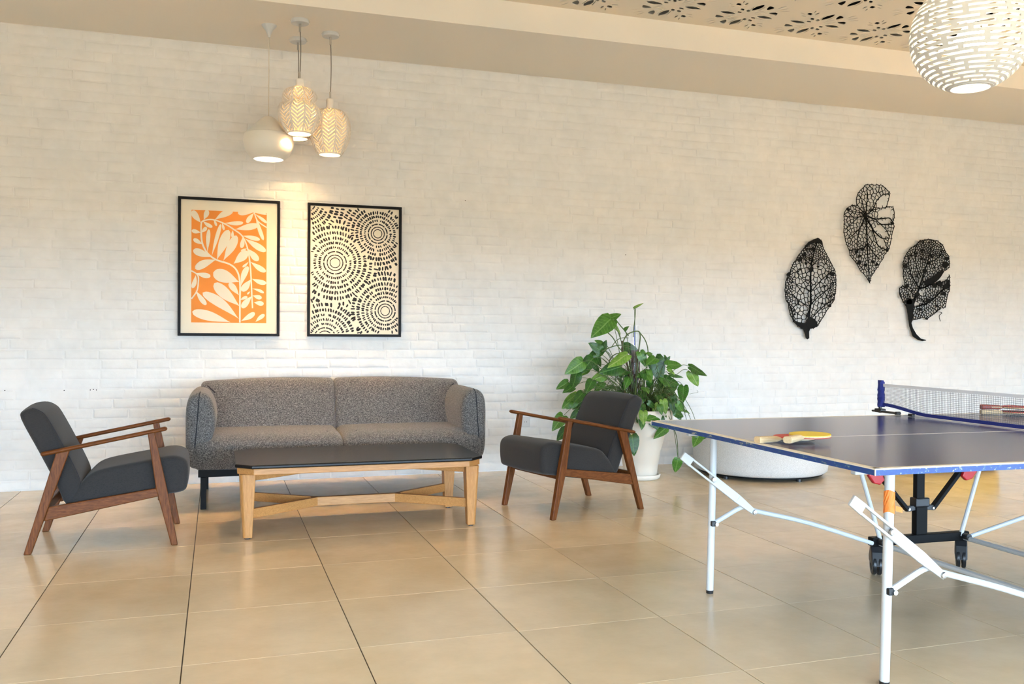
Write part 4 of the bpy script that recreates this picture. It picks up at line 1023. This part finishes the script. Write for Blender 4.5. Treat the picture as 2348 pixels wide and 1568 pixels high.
def woven(name, label, xy, rose, sock, prof, group, nrib=9):
    """prof: (radius, z) from the opening up to the top"""
    t = thing(name, label, 'pendant lamp', (xy[0], xy[1], prof[0][1]), group=group); zb = prof[0][1]
    canopy_disc(t, rose-zb)
    P = interp_prof([(r, z-zb) for r, z in prof]); top = P[-1][1]
    MB().lathe([(0.016, top-0.004), (0.027, top-0.002), (0.027, sock-zb), (0.020, sock-zb+0.006), (0.0, sock-zb+0.006)], 20).build('lamp_holder', M_INNER, t, auto=0.6)
    flex(t, rose-0.028-zb, sock+0.004-zb, M_CORD)
    lin = MB().lathe([(r-0.004, z) for r, z in P], 44); lin.f = [f for f in lin.f if len(f) == 4]
    lin.build('lining', M_LINING, t, smooth=True)
    # herringbone of bent slats over the lining
    import bisect
    zs = [q[1] for q in P]
    def R(z):
        i = min(max(bisect.bisect(zs, z), 1), len(zs)-1); a, b = P[i-1], P[i]
        f = 0 if b[1] == a[1] else (z-a[1])/(b[1]-a[1]); return a[0]+(b[0]-a[0])*min(max(f, 0), 1)
    def S(a, z, o): r = R(z)+o; return Vector((r*math.cos(a), r*math.sin(a), z))
    ribs = MB(); nz = 26; z0, z1 = 0.004, top-0.004
    for k in range(nrib):
        a = 2*PI*k/nrib; hw = 0.0045
        vs = []
        for j in range(nz+1):
            z = z0+(z1-z0)*j/nz; da = hw/max(R(z), 0.02)
            vs += [S(a-da, z, 0.0), S(a+da, z, 0.0), S(a+da, z, 0.010), S(a-da, z, 0.010)]
        ribs.add(vs, [(i*4+q, i*4+(q+1) % 4, (i+1)*4+(q+1) % 4, (i+1)*4+q) for i in range(nz) for q in range(4)])
    ribs.build('rib', M_SLAT, t, fix=False)
    sl = MB(); pitch = 0.0255; nseg = 4
    for k in range(nrib):
        for s in (-1, 1):
            a0 = 2*PI*k/nrib; a1 = a0+s*PI/nrib; m = int((z1-z0+0.06)/pitch)
            for j in range(m):
                zc = z0-0.03+j*pitch; vs = []; ok = []
                for q in range(nseg+1):
                    f = q/nseg; a = a0+(a1-a0)*f; z = zc-0.042*f+0.044; h = 0.0078
                    ok.append(z0+h < z < z1-h)
                    z = min(max(z, z0+h), z1-h)
                    vs += [S(a, z-h, 0.0005), S(a, z+h, 0.0005), S(a, z+h, 0.0075), S(a, z-h, 0.0075)]
                for q in range(nseg):
                    if ok[q] and ok[q+1]:
                        sl.add(vs[q*4:q*4+8], [(0, 1, 5, 4), (1, 2, 6, 5), (2, 3, 7, 6), (3, 0, 4, 7)])
    o = sl.build('woven_slats', M_SLAT, t, fix=False); o['kind'] = 'stuff'
    rr_ = P[0][0]
    MB().lathe([(rr_-0.006, 0.0), (rr_+0.005, 0.0), (rr_+0.006, 0.007), (rr_-0.005, 0.008)], 40, closed=True).build('rim', M_SLAT, t)
    bulb(t, 0.115); lamp(t, 0.115, LAMPW)
    return t
LAMPW = 270
GRP = 'woven pendant lamps over the sofa'
egg = lambda z0, z1, k=0.97: [(r*k, z) for r, z in [(0.082, z0), (0.112, z0+0.055), (0.137, z0+0.12), (0.144, z0+0.18), (0.140, z0+0.232), (0.122, z0+(z1-z0)-0.048), (0.088, z0+(z1-z0)-0.016), (0.024, z1)]]
gourd = lambda z0: [(0.082, z0), (0.108, z0+0.045), (0.134, z0+0.105), (0.139, z0+0.145), (0.124, z0+0.185), (0.090, z0+0.212), (0.096, z0+0.222), (0.113, z0+0.250), (0.102, z0+0.285), (0.068, z0+0.312), (0.026, z0+0.324)]
woven('woven_pendant', 'double-bulged gourd-shaped woven white pendant lamp', (0.494-0.012, 6.326), CEILZ, 2.872, gourd(2.499), None)
woven('woven_pendant', 'egg-shaped woven pendant lamp partly hidden behind the gourd-shaped one', (0.500, 6.735), CEILZ, 2.905, egg(2.552, 2.860, 0.93), None)
woven('woven_pendant', 'egg-shaped woven white pendant lamp hanging clear beside the gourd-shaped one', (0.712, 6.535), CEILZ, 2.808, egg(2.410, 2.742), None)
# smooth white bell
t = thing('bell_pendant', 'smooth white bell-shaped metal pendant lamp on a thin cream cord', 'pendant lamp', (0.285, 6.508, 2.345))
zb = 2.345
MB().lathe([(0.0, CEILZ-zb), (0.052, CEILZ-zb), (0.050, CEILZ-zb-0.006), (0.026, CEILZ-zb-0.036), (0.012, CEILZ-zb-0.066), (0.009, CEILZ-zb-0.085), (0.0, CEILZ-zb-0.085)], 28).build('ceiling_rose', M_WHT, t, smooth=True, auto=0.9)
flex(t, CEILZ-0.085-zb, 2.652-zb, M_CORDW, 0.0026, 0.0, False)
P = interp_prof([(0.104, 0.0), (0.130, 0.020), (0.153, 0.050), (0.168, 0.090), (0.172, 0.122), (0.169, 0.152), (0.163, 0.172)], 25)
Q = interp_prof([(0.156, 0.175), (0.141, 0.195), (0.122, 0.214), (0.100, 0.236), (0.080, 0.256), (0.060, 0.275), (0.038, 0.291), (0.018, 0.302), (0.004, 0.305)], 30)
outer = P+Q; inner = [(max(r-0.004, 0.001), z-0.002 if i > 3 else z) for i, (r, z) in enumerate(outer)]
b = MB().lathe(outer, 56); b.f = [f for f in b.f if len(f) == 4]
sh = b.build('shade', M_SHADE, t, smooth=True)
b = MB().lathe(inner, 56); b.f = [f for f in b.f if len(f) == 4]; b.build('shade_lining', M_INNER, sh, smooth=True)
MB().lathe([(0.100, 0.0), (0.104, 0.0), (0.104, 0.0012), (0.100, 0.0012)], 48, closed=True).build('rim', M_SHADE, sh)
bulb(t, 0.085, 0.040); lamp(t, 0.085, 340)

# slotted globe over the table tennis table
M_GLOBE = m_trans('slotted_white_globe', (0.86, 0.85, 0.83), 0.0)
def globe(label, loc, r, power, group=None):
    t = thing('globe_pendant', label, 'pendant lamp', (loc[0], loc[1], loc[2]-r*0.93), group=group)
    cz = r*0.93; m = MB(); nb = 25; th0, th1 = math.radians(21), math.radians(159)   # from the bottom up
    seg = 72; nsl = 9; lat = []
    for k in range(nb):
        a = th0+(th1-th0)*k/nb; b_ = th0+(th1-th0)*(k+1)/nb; fr_ = 0.56
        lat.append((a, a+(b_-a)*fr_, 'ring')); lat.append((a+(b_-a)*fr_, b_, 'slot'))
    lat.append((th1, th1+0.06, 'ring'))
    def pt(th, ph, rr): return Vector((rr*math.sin(th)*math.cos(ph), rr*math.sin(th)*math.sin(ph), cz-rr*math.cos(th)))
    tk = 0.006
    row = 0
    for a, b_, kind in lat:
        if kind == 'ring': spans = [(0, seg)]
        else:
            row += 1; off = 0.5*(row % 2)+0.13*(row % 5); spans = []
            for q in range(nsl): c0 = (q+off)*seg/nsl; spans.append((c0-0.55, c0+0.55))
        for s0, s1 in spans:
            n = max(1, int(round(s1-s0))); n = 2 if n < 3 else n
            vs = []
            for q in range(n+1):
                ph = 2*PI*(s0+(s1-s0)*q/n)/seg
                vs += [pt(a, ph, r), pt(b_, ph, r), pt(b_, ph, r-tk), pt(a, ph, r-tk)]
            fs = [(i*4+q, i*4+(q+1) % 4, (i+1)*4+(q+1) % 4, (i+1)*4+q) for i in range(n) for q in range(4)]
            m.add(vs, fs)
    m.build('slotted_shade', M_GLOBE, t, fix=False)
    r0 = r*math.sin(th0); z0 = cz-r*math.cos(th0)
    MB().lathe([(r0-0.010, z0-0.003), (r0+0.002, z0-0.001), (r0+0.002, z0+0.004), (r0-0.010, z0+0.002)], 48, closed=True).build('rim', M_GLOBE, t)
    zt = cz+r*0.9
    MB().lathe([(0.0, zt-0.06), (0.03, zt-0.06), (0.10, zt+0.01), (0.10, zt+0.02), (0.03, zt+0.03), (0.022, zt+0.09), (0.0, zt+0.09)], 24).build('lamp_holder', M_WHT, t, auto=0.6)
    base = t.location.z
    MB().tube([(0, 0, zt+0.08), (0, 0, PANZ-0.02-base)], 0.004, 8).build('flex', M_CORDW, t)
    MB().lathe([(0.0, PANZ-0.005-base), (0.055, PANZ-0.005-base), (0.05, PANZ-0.03-base), (0.0, PANZ-0.03-base)], 24).build('ceiling_rose', M_WHT, t)
    bulb(t, cz-0.02, 0.06); lamp(t, cz-0.02, power, 0.06, col=(1.0, 0.59, 0.25))
    return t
GLW = 640
GP = CAM+ray(2226, 80)*3.88
globe('large white slotted globe lamp hanging over the table tennis table', GP, 0.246, GLW)
globe('unseen white slotted globe lamp added to warm the right upper wall', (6.1, 4.5, 2.45), 0.246, GLW*2.2)  # out of view, added to warm the upper wall on the right
globe('unseen white slotted globe lamp added to warm the left upper wall', (-1.9, 4.5, 2.45), 0.246, GLW*1.5)  # added beyond the left edge of view for warm light on the wall
globe('unseen white slotted globe lamp added by the terrace doors for warm light', (1.2, -0.9, 2.45), 0.246, GLW)  # unseen extra lamp behind the camera, put in for more warm light
# ------------------------------------------------------------------ potted plant
M_POT = mat('cream_glazed_clay', (0.80, 0.75, 0.66), 0.38, build=lambda nt, b: bump(nt, b, noise(nt, 7, 4, .6).outputs[0], 0.12, 0.01))
M_SOIL = mat('dark_soil', (0.035, 0.022, 0.014), 0.95, build=lambda nt, b: bump(nt, b, noise(nt, 120, 5, .7).outputs[0], 1, 0.01))
def b_leaf(c1, c2, cv):
    def f(nt, b):
        tc = nt.nodes.new('ShaderNodeTexCoord'); sp = nt.nodes.new('ShaderNodeSeparateXYZ'); nt.links.new(tc.outputs['Object'], sp.inputs[0])
        n = noise(nt, 5, 4, .6); base = ramp(nt, n.outputs[0], [(0.35, c1), (0.65, c2)])
        ab = nt.nodes.new('ShaderNodeMath'); ab.operation = 'ABSOLUTE'; nt.links.new(sp.outputs[0], ab.inputs[0])
        # side veins: stripes rising away from the midrib
        k = nt.nodes.new('ShaderNodeMath'); k.operation = 'MULTIPLY'; k.inputs[1].default_value = -0.55; nt.links.new(ab.outputs[0], k.inputs[0])
        s = nt.nodes.new('ShaderNodeMath'); s.operation = 'ADD'; nt.links.new(k.outputs[0], s.inputs[0]); nt.links.new(sp.outputs[1], s.inputs[1])
        w_ = nt.nodes.new('ShaderNodeMath'); w_.operation = 'SINE'; m_ = nt.nodes.new('ShaderNodeMath'); m_.operation = 'MULTIPLY'; m_.inputs[1].default_value = 52
        nt.links.new(s.outputs[0], m_.inputs[0]); nt.links.new(m_.outputs[0], w_.inputs[0])
        vein = ramp(nt, w_.outputs[0], [(0.90, (0, 0, 0)), (0.99, (.55,)*3)]); mid = ramp(nt, ab.outputs[0], [(0.008, (.8,)*3), (0.03, (0, 0, 0))])
        mxv = nt.nodes.new('ShaderNodeMath'); mxv.operation = 'MAXIMUM'; nt.links.new(vein, mxv.inputs[0]); nt.links.new(mid, mxv.inputs[1])
        mx = nt.nodes.new('ShaderNodeMix'); mx.data_type = 'RGBA'; nt.links.new(mxv.outputs[0], mx.inputs[0]); nt.links.new(base, mx.inputs[6]); mx.inputs[7].default_value = (*cv, 1)
        nt.links.new(mx.outputs[2], b.inputs['Base Color'])
        b.inputs['Transmission Weight'].default_value = 0
        bump(nt, b, mxv.outputs[0], 0.3, 0.004)
    return f
M_LEAF = [mat('leaf_deep_green', (0.05, 0.16, 0.02), 0.36, build=b_leaf((0.012, 0.055, 0.007), (0.034, 0.125, 0.013), (0.10, 0.22, 0.04))),
          mat('leaf_mid_green', (0.09, 0.25, 0.03), 0.36, build=b_leaf((0.032, 0.115, 0.010), (0.075, 0.215, 0.020), (0.19, 0.34, 0.08))),
          mat('leaf_pale_green', (0.25, 0.45, 0.08), 0.4, build=b_leaf((0.110, 0.250, 0.022), (0.230, 0.390, 0.055), (0.38, 0.48, 0.17)))]
M_STEM = mat('green_petiole', (0.085, 0.13, 0.032), 0.5)
M_BROWN = mat('brown_aerial_root', (0.085, 0.042, 0.024), 0.8)
M_MOSS = mat('coir_moss', (0.10, 0.055, 0.032), 0.95, build=lambda nt, b: (nt.links.new(ramp(nt, noise(nt, 40, 5, .8).outputs[0], [(0.35, (0.045, 0.024, 0.016)), (0.55, (0.16, 0.085, 0.055)), (0.70, (0.16, 0.22, 0.20))]), b.inputs['Base Color']), bump(nt, b, noise(nt, 90, 4, .8).outputs[0], 1, 0.01)))
M_CLEAR = mat('clear_plastic', (0.88, 0.93, 1.0), 0.08)
M_CLEAR.node_tree.nodes['Principled BSDF'].inputs['Alpha'].default_value = 0.16
PC = Vector((3.132, 6.415, 0))
pl = thing('potted_plant', 'leafy arrowhead vine spilling from a tall cream pot behind the armchair', 'potted plant', PC)
pot = MB().lathe([(0.0, 0.020), (0.122, 0.020), (0.130, 0.030), (0.138, 0.10), (0.158, 0.22), (0.190, 0.34), (0.212, 0.420), (0.222, 0.452), (0.240, 0.456), (0.252, 0.470), (0.255, 0.535), (0.246, 0.548), (0.232, 0.545), (0.226, 0.50), (0.20, 0.49)], 56).build('pot', M_POT, pl, smooth=True, auto=0.7)
MB().lathe([(0.0, 0.0), (0.140, 0.0), (0.152, 0.008), (0.160, 0.034), (0.156, 0.040), (0.148, 0.036), (0.140, 0.018), (0.0, 0.018)], 48).build('saucer', M_POT, pl, smooth=True, auto=0.9)
MB().lathe([(0.0, 0.512), (0.1, 0.515), (0.222, 0.505), (0.222, 0.49), (0.0, 0.49)], 32).build('soil', M_SOIL, pl)
rp = random.Random(8)
def loc(q): return Vector(q)-PC
# climbing pole: clear bottle tube stuffed with moss
pb, pt_ = loc((3.098, 6.47, 0.50)), loc(at_y(1456, 745, 6.48))
dv = pt_-pb
pole = MB().tube([pb+dv*k/6 for k in range(7)], 0.033, 18, cap=False).build('climbing_pole', M_CLEAR, pl, smooth=True)
ms = MB(); n = 14; vs = []
K = 22
for k in range(K+1):
    c = pb+dv*(0.02+0.70*k/K)
    for j in range(n):
        r = 0.0295*rp.uniform(.72, 1.02); vs.append(c+Vector((r*math.cos(2*PI*j/n), r*math.sin(2*PI*j/n), rp.uniform(-.006, .006))))
ms.add(vs, [(i*n+k, i*n+(k+1) % n, (i+1)*n+(k+1) % n, (i+1)*n+k) for i in range(K) for k in range(n)]+[tuple(range(n)), tuple(range(K*n, K*n+n))])
ms.build('moss', M_MOSS, pole)
rt = MB()
for k in range(34):
    z = rp.uniform(.1, .74); a = rp.uniform(0, 2*PI); c = pb+dv*z; pth = []
    for q in range(7):
        a += rp.uniform(-.5, .7); r = 0.036+rp.uniform(-.003, .016); pth.append(c+Vector((r*math.cos(a), r*math.sin(a), -0.03*q+rp.uniform(-.01, .01))))
    rt.tube(smooth_path(pth, 3), 0.0026, 5)
o = rt.build('aerial_roots', M_BROWN, pole); o['kind'] = 'stuff'
MB().tube([pt_+Vector((-0.012, -0.02, -0.16)), pt_+Vector((-0.012, -0.02, 0.0))], 0.0035, 6).build('blue_stick', mat('blue_stick', (0.05, 0.12, 0.55), 0.5), pole)

def leaf_mesh(kind, narrow, lob, fold, droop, wav):
    """arrowhead blade along +y from the petiole, unit length"""
    half = [(0.0, 0.0), (0.10*lob, -0.13*lob), (0.24*lob, -0.10*lob), (0.33, 0.10), (0.335, 0.28), (0.29, 0.48), (0.20, 0.70), (0.09, 0.89), (0.0, 1.0)]
    ny = len(half); ys = [0.0, 0.0, 0.03, 0.14, 0.30, 0.48, 0.68, 0.87, 1.0]; vs = []; fs = []
    def z(x, y): return abs(x)*fold-droop*y*y*0.5-0.25*x*x*2+wav*math.sin(9*y+4*x)*0.03
    for i in range(ny): vs.append((0, ys[i], z(0, ys[i])))
    for s in (1, -1):
        off = len(vs)
        for i in range(ny):
            x, y = half[i]; x *= narrow; vs.append((s*x*0.55, (ys[i]*.45+y*.55), z(x*.55, y)))
        off2 = len(vs)
        for i in range(ny):
            x, y = half[i]; x *= narrow; vs.append((s*x, y, z(x, y)-0.02))
        for i in range(ny-1):
            for a, b in ((0, off), (off, off2)):
                q = (a+i, b+i, b+i+1, a+i+1); fs.append(q if s > 0 else q[::-1])
    me = bpy.data.meshes.new('leaf'); me.from_pydata(vs, [], fs)
    bm = bmesh.new(); bm.from_mesh(me); bmesh.ops.remove_doubles(bm, verts=bm.verts, dist=1e-5); bm.to_mesh(me); bm.free()
    me.materials.append(M_LEAF[kind]); me.polygons.foreach_set('use_smooth', [True]*len(me.polygons)); me.update(); return me
LM = {}
for kd in range(3):
    for nw, key in ((1.0, 'b'), (0.82, 'm'), (0.42, 'n')):
        LM[kd, key] = [leaf_mesh(kd, nw, rp.uniform(.8, 1.1), rp.uniform(.05, .35), rp.uniform(-.1, .5), rp.uniform(.5, 1.5)) for _ in range(3)]
def add_leaf(b, t, kd, key, stem=True, bend=0.5, up=0.12, nrm=None):
    b, t = Vector(b), Vector(t); d = t-b; L = d.length
    d = d.normalized()
    nn = nrm or Vector((-0.40+rp.uniform(-.35, .35), -0.80+rp.uniform(-.2, .2), 0.45+rp.uniform(-.35, .35)))
    nn = (nn-d*nn.dot(d)).normalized(); x = d.cross(nn)
    o = mk('leaf', LM[kd, key][rp.randrange(3)], None, pl)
    M_ = Matrix((x, d, nn)).transposed().to_4x4() @ Matrix.Scale(L, 4); M_.translation = b-PC; o.matrix_basis = M_
    if stem:
        a = rp.uniform(0, 2*PI); r = rp.uniform(.02, .15); root = Vector((PC.x+r*math.cos(a), PC.y+r*math.sin(a)*0.8, 0.51))
        if (b-root).x*(root.x-PC.x) < 0: root.x = 2*PC.x-root.x
        hgt = max(root.z, b.z)
        m1 = root.lerp(b, .40)+Vector((0, 0, up+0.25*max(0, root.z-b.z+0.15)))
        p = smooth_path([root, m1, root.lerp(b, .78)+Vector((0, 0, up*0.9)), b], 4)
        MB().tube([q-PC for q in p], 0.0030, 5, r2=0.0020).build('petiole', M_STEM, pl, smooth=True)
c5 = lambda x, y: (1250+x*0.1661, 680+y*0.1661)
c6 = lambda x, y: (1380+x*0.1403, 900+y*0.1403)
c3 = lambda x, y: (1100+x*0.3444, 680+y*0.3444)
TR_ = [(c5, (1230, 155), (1352, 85), 2, 'n'), (c5, (895, 300), (1052, 232), 1, 'b'), (c5, (905, 312), (638, 552), 1, 'b'), (c5, (915, 340), (1050, 512), 2, 'n'), (c5, (1095, 462), (1148, 408), 1, 'b'), (c5, (785, 642), (682, 598), 1, 'b'), (c5, (780, 752), (845, 596), 0, 'b'), (c5, (772, 742), (598, 638), 0, 'b'), (c5, (772, 752), (582, 835), 0, 'b'), (c5, (662, 850), (478, 1050), 0, 'b'), (c5, (700, 810), (785, 975), 0, 'm'), (c5, (638, 830), (722, 962), 2, 'm'), (c5, (1130, 800), (858, 968), 2, 'm'), (c5, (1085, 690), (1315, 765), 0, 'b'), (c5, (1042, 968), (748, 1045), 0, 'b'),
 (c5, (515, 900), (278, 1065), 1, 'b'), (c5, (440, 1045), (360, 1295), 0, 'b'), (c5, (315, 1180), (148, 1275), 1, 'b'), (c5, (832, 1088), (638, 1142), 2, 'b'), (c5, (800, 1185), (672, 1312), 1, 'b'), (c5, (680, 955), (748, 1045), 0, 'b'), (c5, (592, 1005), (475, 1092), 1, 'b'), (c5, (385, 1248), (248, 1315), 0, 'm'), (c5, (1160, 1085), (1185, 1295), 0, 'b'), (c5, (1432, 1068), (1282, 1092), 1, 'b'), (c5, (1310, 768), (1400, 962), 1, 'b'), (c5, (1415, 800), (1492, 768), 1, 'b'), (c5, (1520, 838), (1595, 1185), 0, 'b'), (c5, (1522, 850), (1398, 935), 1, 'b'), (c5, (1690, 950), (1908, 915), 1, 'b'), (c5, (1672, 890), (1640, 800), 0, 'b'), (c5, (1668, 902), (1728, 818), 0, 'm'), (c5, (1698, 998), (1792, 1072), 2, 'm'), (c5, (1718, 1078), (1908, 1118), 0, 'n'),
 (c5, (2000, 968), (2245, 1088), 0, 'm'), (c5, (2010, 1040), (2115, 1245), 2, 'b'), (c5, (1912, 1238), (1888, 1475), 1, 'b'), (c5, (1560, 1200), (1785, 1365), 0, 'b'), (c5, (1640, 1128), (1885, 1202), 0, 'm'), (c5, (1790, 1188), (1778, 1315), 1, 'b'), (c5, (1652, 1418), (1702, 1568), 2, 'b'), (c5, (1530, 1440), (1562, 1545), 2, 'm'), (c5, (1760, 1370), (1792, 1545), 0, 'b'), (c5, (1830, 1478), (1932, 1562), 1, 'b'), (c5, (465, 1368), (282, 1412), 2, 'b'), (c5, (522, 1328), (400, 1455), 0, 'b'), (c5, (352, 1438), (236, 1545), 1, 'b'), (c5, (360, 1428), (318, 1502), 0, 'b'), (c5, (522, 1418), (378, 1555), 0, 'b'), (c5, (1430, 1160), (1482, 1292), 0, 'b'), (c5, (652, 1158), (568, 1315), 0, 'b'), (c5, (1702, 1388), (1558, 1465), 0, 'b'),
 (c6, (920, 190), (828, 375), 2, 'm'), (c6, (790, 395), (925, 615), 0, 'b'), (c6, (905, 400), (720, 445), 1, 'b'), (c6, (1055, 572), (850, 738), 1, 'm'), (c6, (1000, 130), (1055, 355), 2, 'b'), (c6, (1140, 150), (1172, 325), 0, 'b'), (c6, (1230, 180), (1345, 315), 1, 'b'), (c6, (1195, 330), (1352, 405), 0, 'm'), (c6, (1600, 675), (1495, 885), 1, 'b'), (c6, (1540, 680), (1735, 738), 0, 'b'), (c6, (1440, 660), (1560, 735), 1, 'm'), (c6, (1245, 1085), (1195, 1315), 1, 'b'), (c6, (492, 700), (540, 1035), 0, 'b'), (c6, (665, 195), (722, 272), 0, 'b'), (c6, (760, 160), (900, 260), 0, 'm'), (c6, (560, 420), (605, 505), 0, 'b'),
 (c3, (555, 795), (488, 885), 1, 'b'), (c3, (578, 880), (512, 958), 0, 'b'), (c3, (640, 700), (575, 748), 1, 'b'), (c3, (655, 765), (600, 815), 0, 'b'), (c3, (640, 655), (585, 690), 1, 'b'), (c3, (690, 690), (640, 760), 0, 'b')]
for i, (cf, b, t, kd, key) in enumerate(TR_):
    hang = cf is c6
    Y = 6.44+rp.uniform(-.20, .16)
    if hang: Y = PC.y-0.27+rp.uniform(-.03, .05) if cf(*b)[0] < 1545 else 6.02+rp.uniform(-.05, .05)
    B = at_y(*cf(*b), Y); T = at_y(*cf(*t), Y+rp.uniform(-.06, .03))
    add_leaf(B, T, kd, key, up=0.10 if B.z > 0.5 else 0.20)
# hidden side of the mound and the crowded crown
for k in range(46):
    a = rp.uniform(0, 2*PI); r = rp.uniform(.10, .40); z = 0.98-r*0.75+rp.uniform(-.22, .06)
    b = Vector((PC.x-0.02+r*math.cos(a), PC.y+0.06+r*0.62*math.sin(a), max(z, 0.56)))
    if b.y > 6.90: b.y = 6.88
    d = Vector((math.cos(a), math.sin(a)*0.6, -0.6+rp.uniform(-.4, .5))).normalized()
    T = b+d*rp.uniform(.07, .13); T.y = min(T.y, 6.98)
    add_leaf(b, T, rp.choice((0, 0, 0, 1, 1)), rp.choice('bbm'), nrm=Vector((math.cos(a)*0.3, math.sin(a)*0.3-.5, 0.9)))
for k in range(22):
    a = rp.uniform(PI*0.75, PI*2.2); r = rp.uniform(.24, .34); b = Vector((PC.x+r*math.cos(a), PC.y+r*0.9*math.sin(a), rp.uniform(.46, .64)))
    d = Vector((math.cos(a)*0.5, math.sin(a)*0.4, -0.9)).normalized()
    add_leaf(b, b+d*rp.uniform(.07, .12), rp.choice((0, 0, 1, 1, 2)), rp.choice('bbm'))
# long bare stems arching round the pole, and the crowd of petioles at the crown
def vine(px, Y=6.43, r=0.0042, m=None):
    p = [at_y(*c5(*q), Y)-PC for q in px]; MB().tube(smooth_path(p, 6), r, 6).build('vine', m or M_STEM, pl, smooth=True)
vine([(1080, 760), (1075, 640), (1120, 540), (1200, 490), (1290, 480), (1312, 540), (1305, 640), (1290, 760), (1280, 900), (1278, 1060), (1230, 1250)], r=0.005)
vine([(1310, 500), (1370, 580), (1410, 680), (1425, 800)]); vine([(1060, 750), (1000, 680), (930, 560), (830, 470)]); vine([(1150, 540), (1090, 460), (1030, 390), (975, 315)])
vine([(1070, 760), (1050, 620), (1030, 530), (1000, 470)], r=.003); vine([(780, 760), (900, 700), (1030, 670), (1180, 690)]); vine([(1110, 780), (980, 790), (900, 860), (870, 960)]); vine([(915, 700), (980, 610), (1060, 570), (1150, 570)], r=.003)
vine([(1248, 165), (1240, 300), (1225, 420), (1215, 560)], r=.0035); vine([(1062, 610), (1065, 700), (1070, 800), (1150, 1000), (1180, 1250)], r=.006, m=M_BROWN); vine([(970, 1170), (985, 1000), (1040, 900), (1110, 800)], r=.004)
vine([(1995, 1345), (2060, 1330), (2110, 1320), (2095, 1290)], r=.0012)
p = [at_y(*c6(*q), 6.20)-PC for q in ((1060, 330), (1120, 440), (1180, 590), (1225, 740), (1240, 910), (1245, 1085))]
MB().tube(smooth_path(p, 6), 0.0028, 6).build('vine', M_STEM, pl, smooth=True)
for k in range(70):
    a = rp.uniform(0, 2*PI); r0 = rp.uniform(0, .17); r1 = r0+rp.uniform(.05, .16)
    p0 = Vector((r0*math.cos(a), r0*math.sin(a), 0.505)); a2 = a+rp.uniform(-.4, .4)
    p1 = Vector((r1*math.cos(a2), r1*math.sin(a2), 0.60+rp.uniform(0, .16)))
    MB().tube(smooth_path([p0, p0.lerp(p1, .5)+Vector((0, 0, .04)), p1], 3), 0.0028, 5).build('petiole', rp.choice((M_STEM, M_STEM, M_BROWN)), pl)
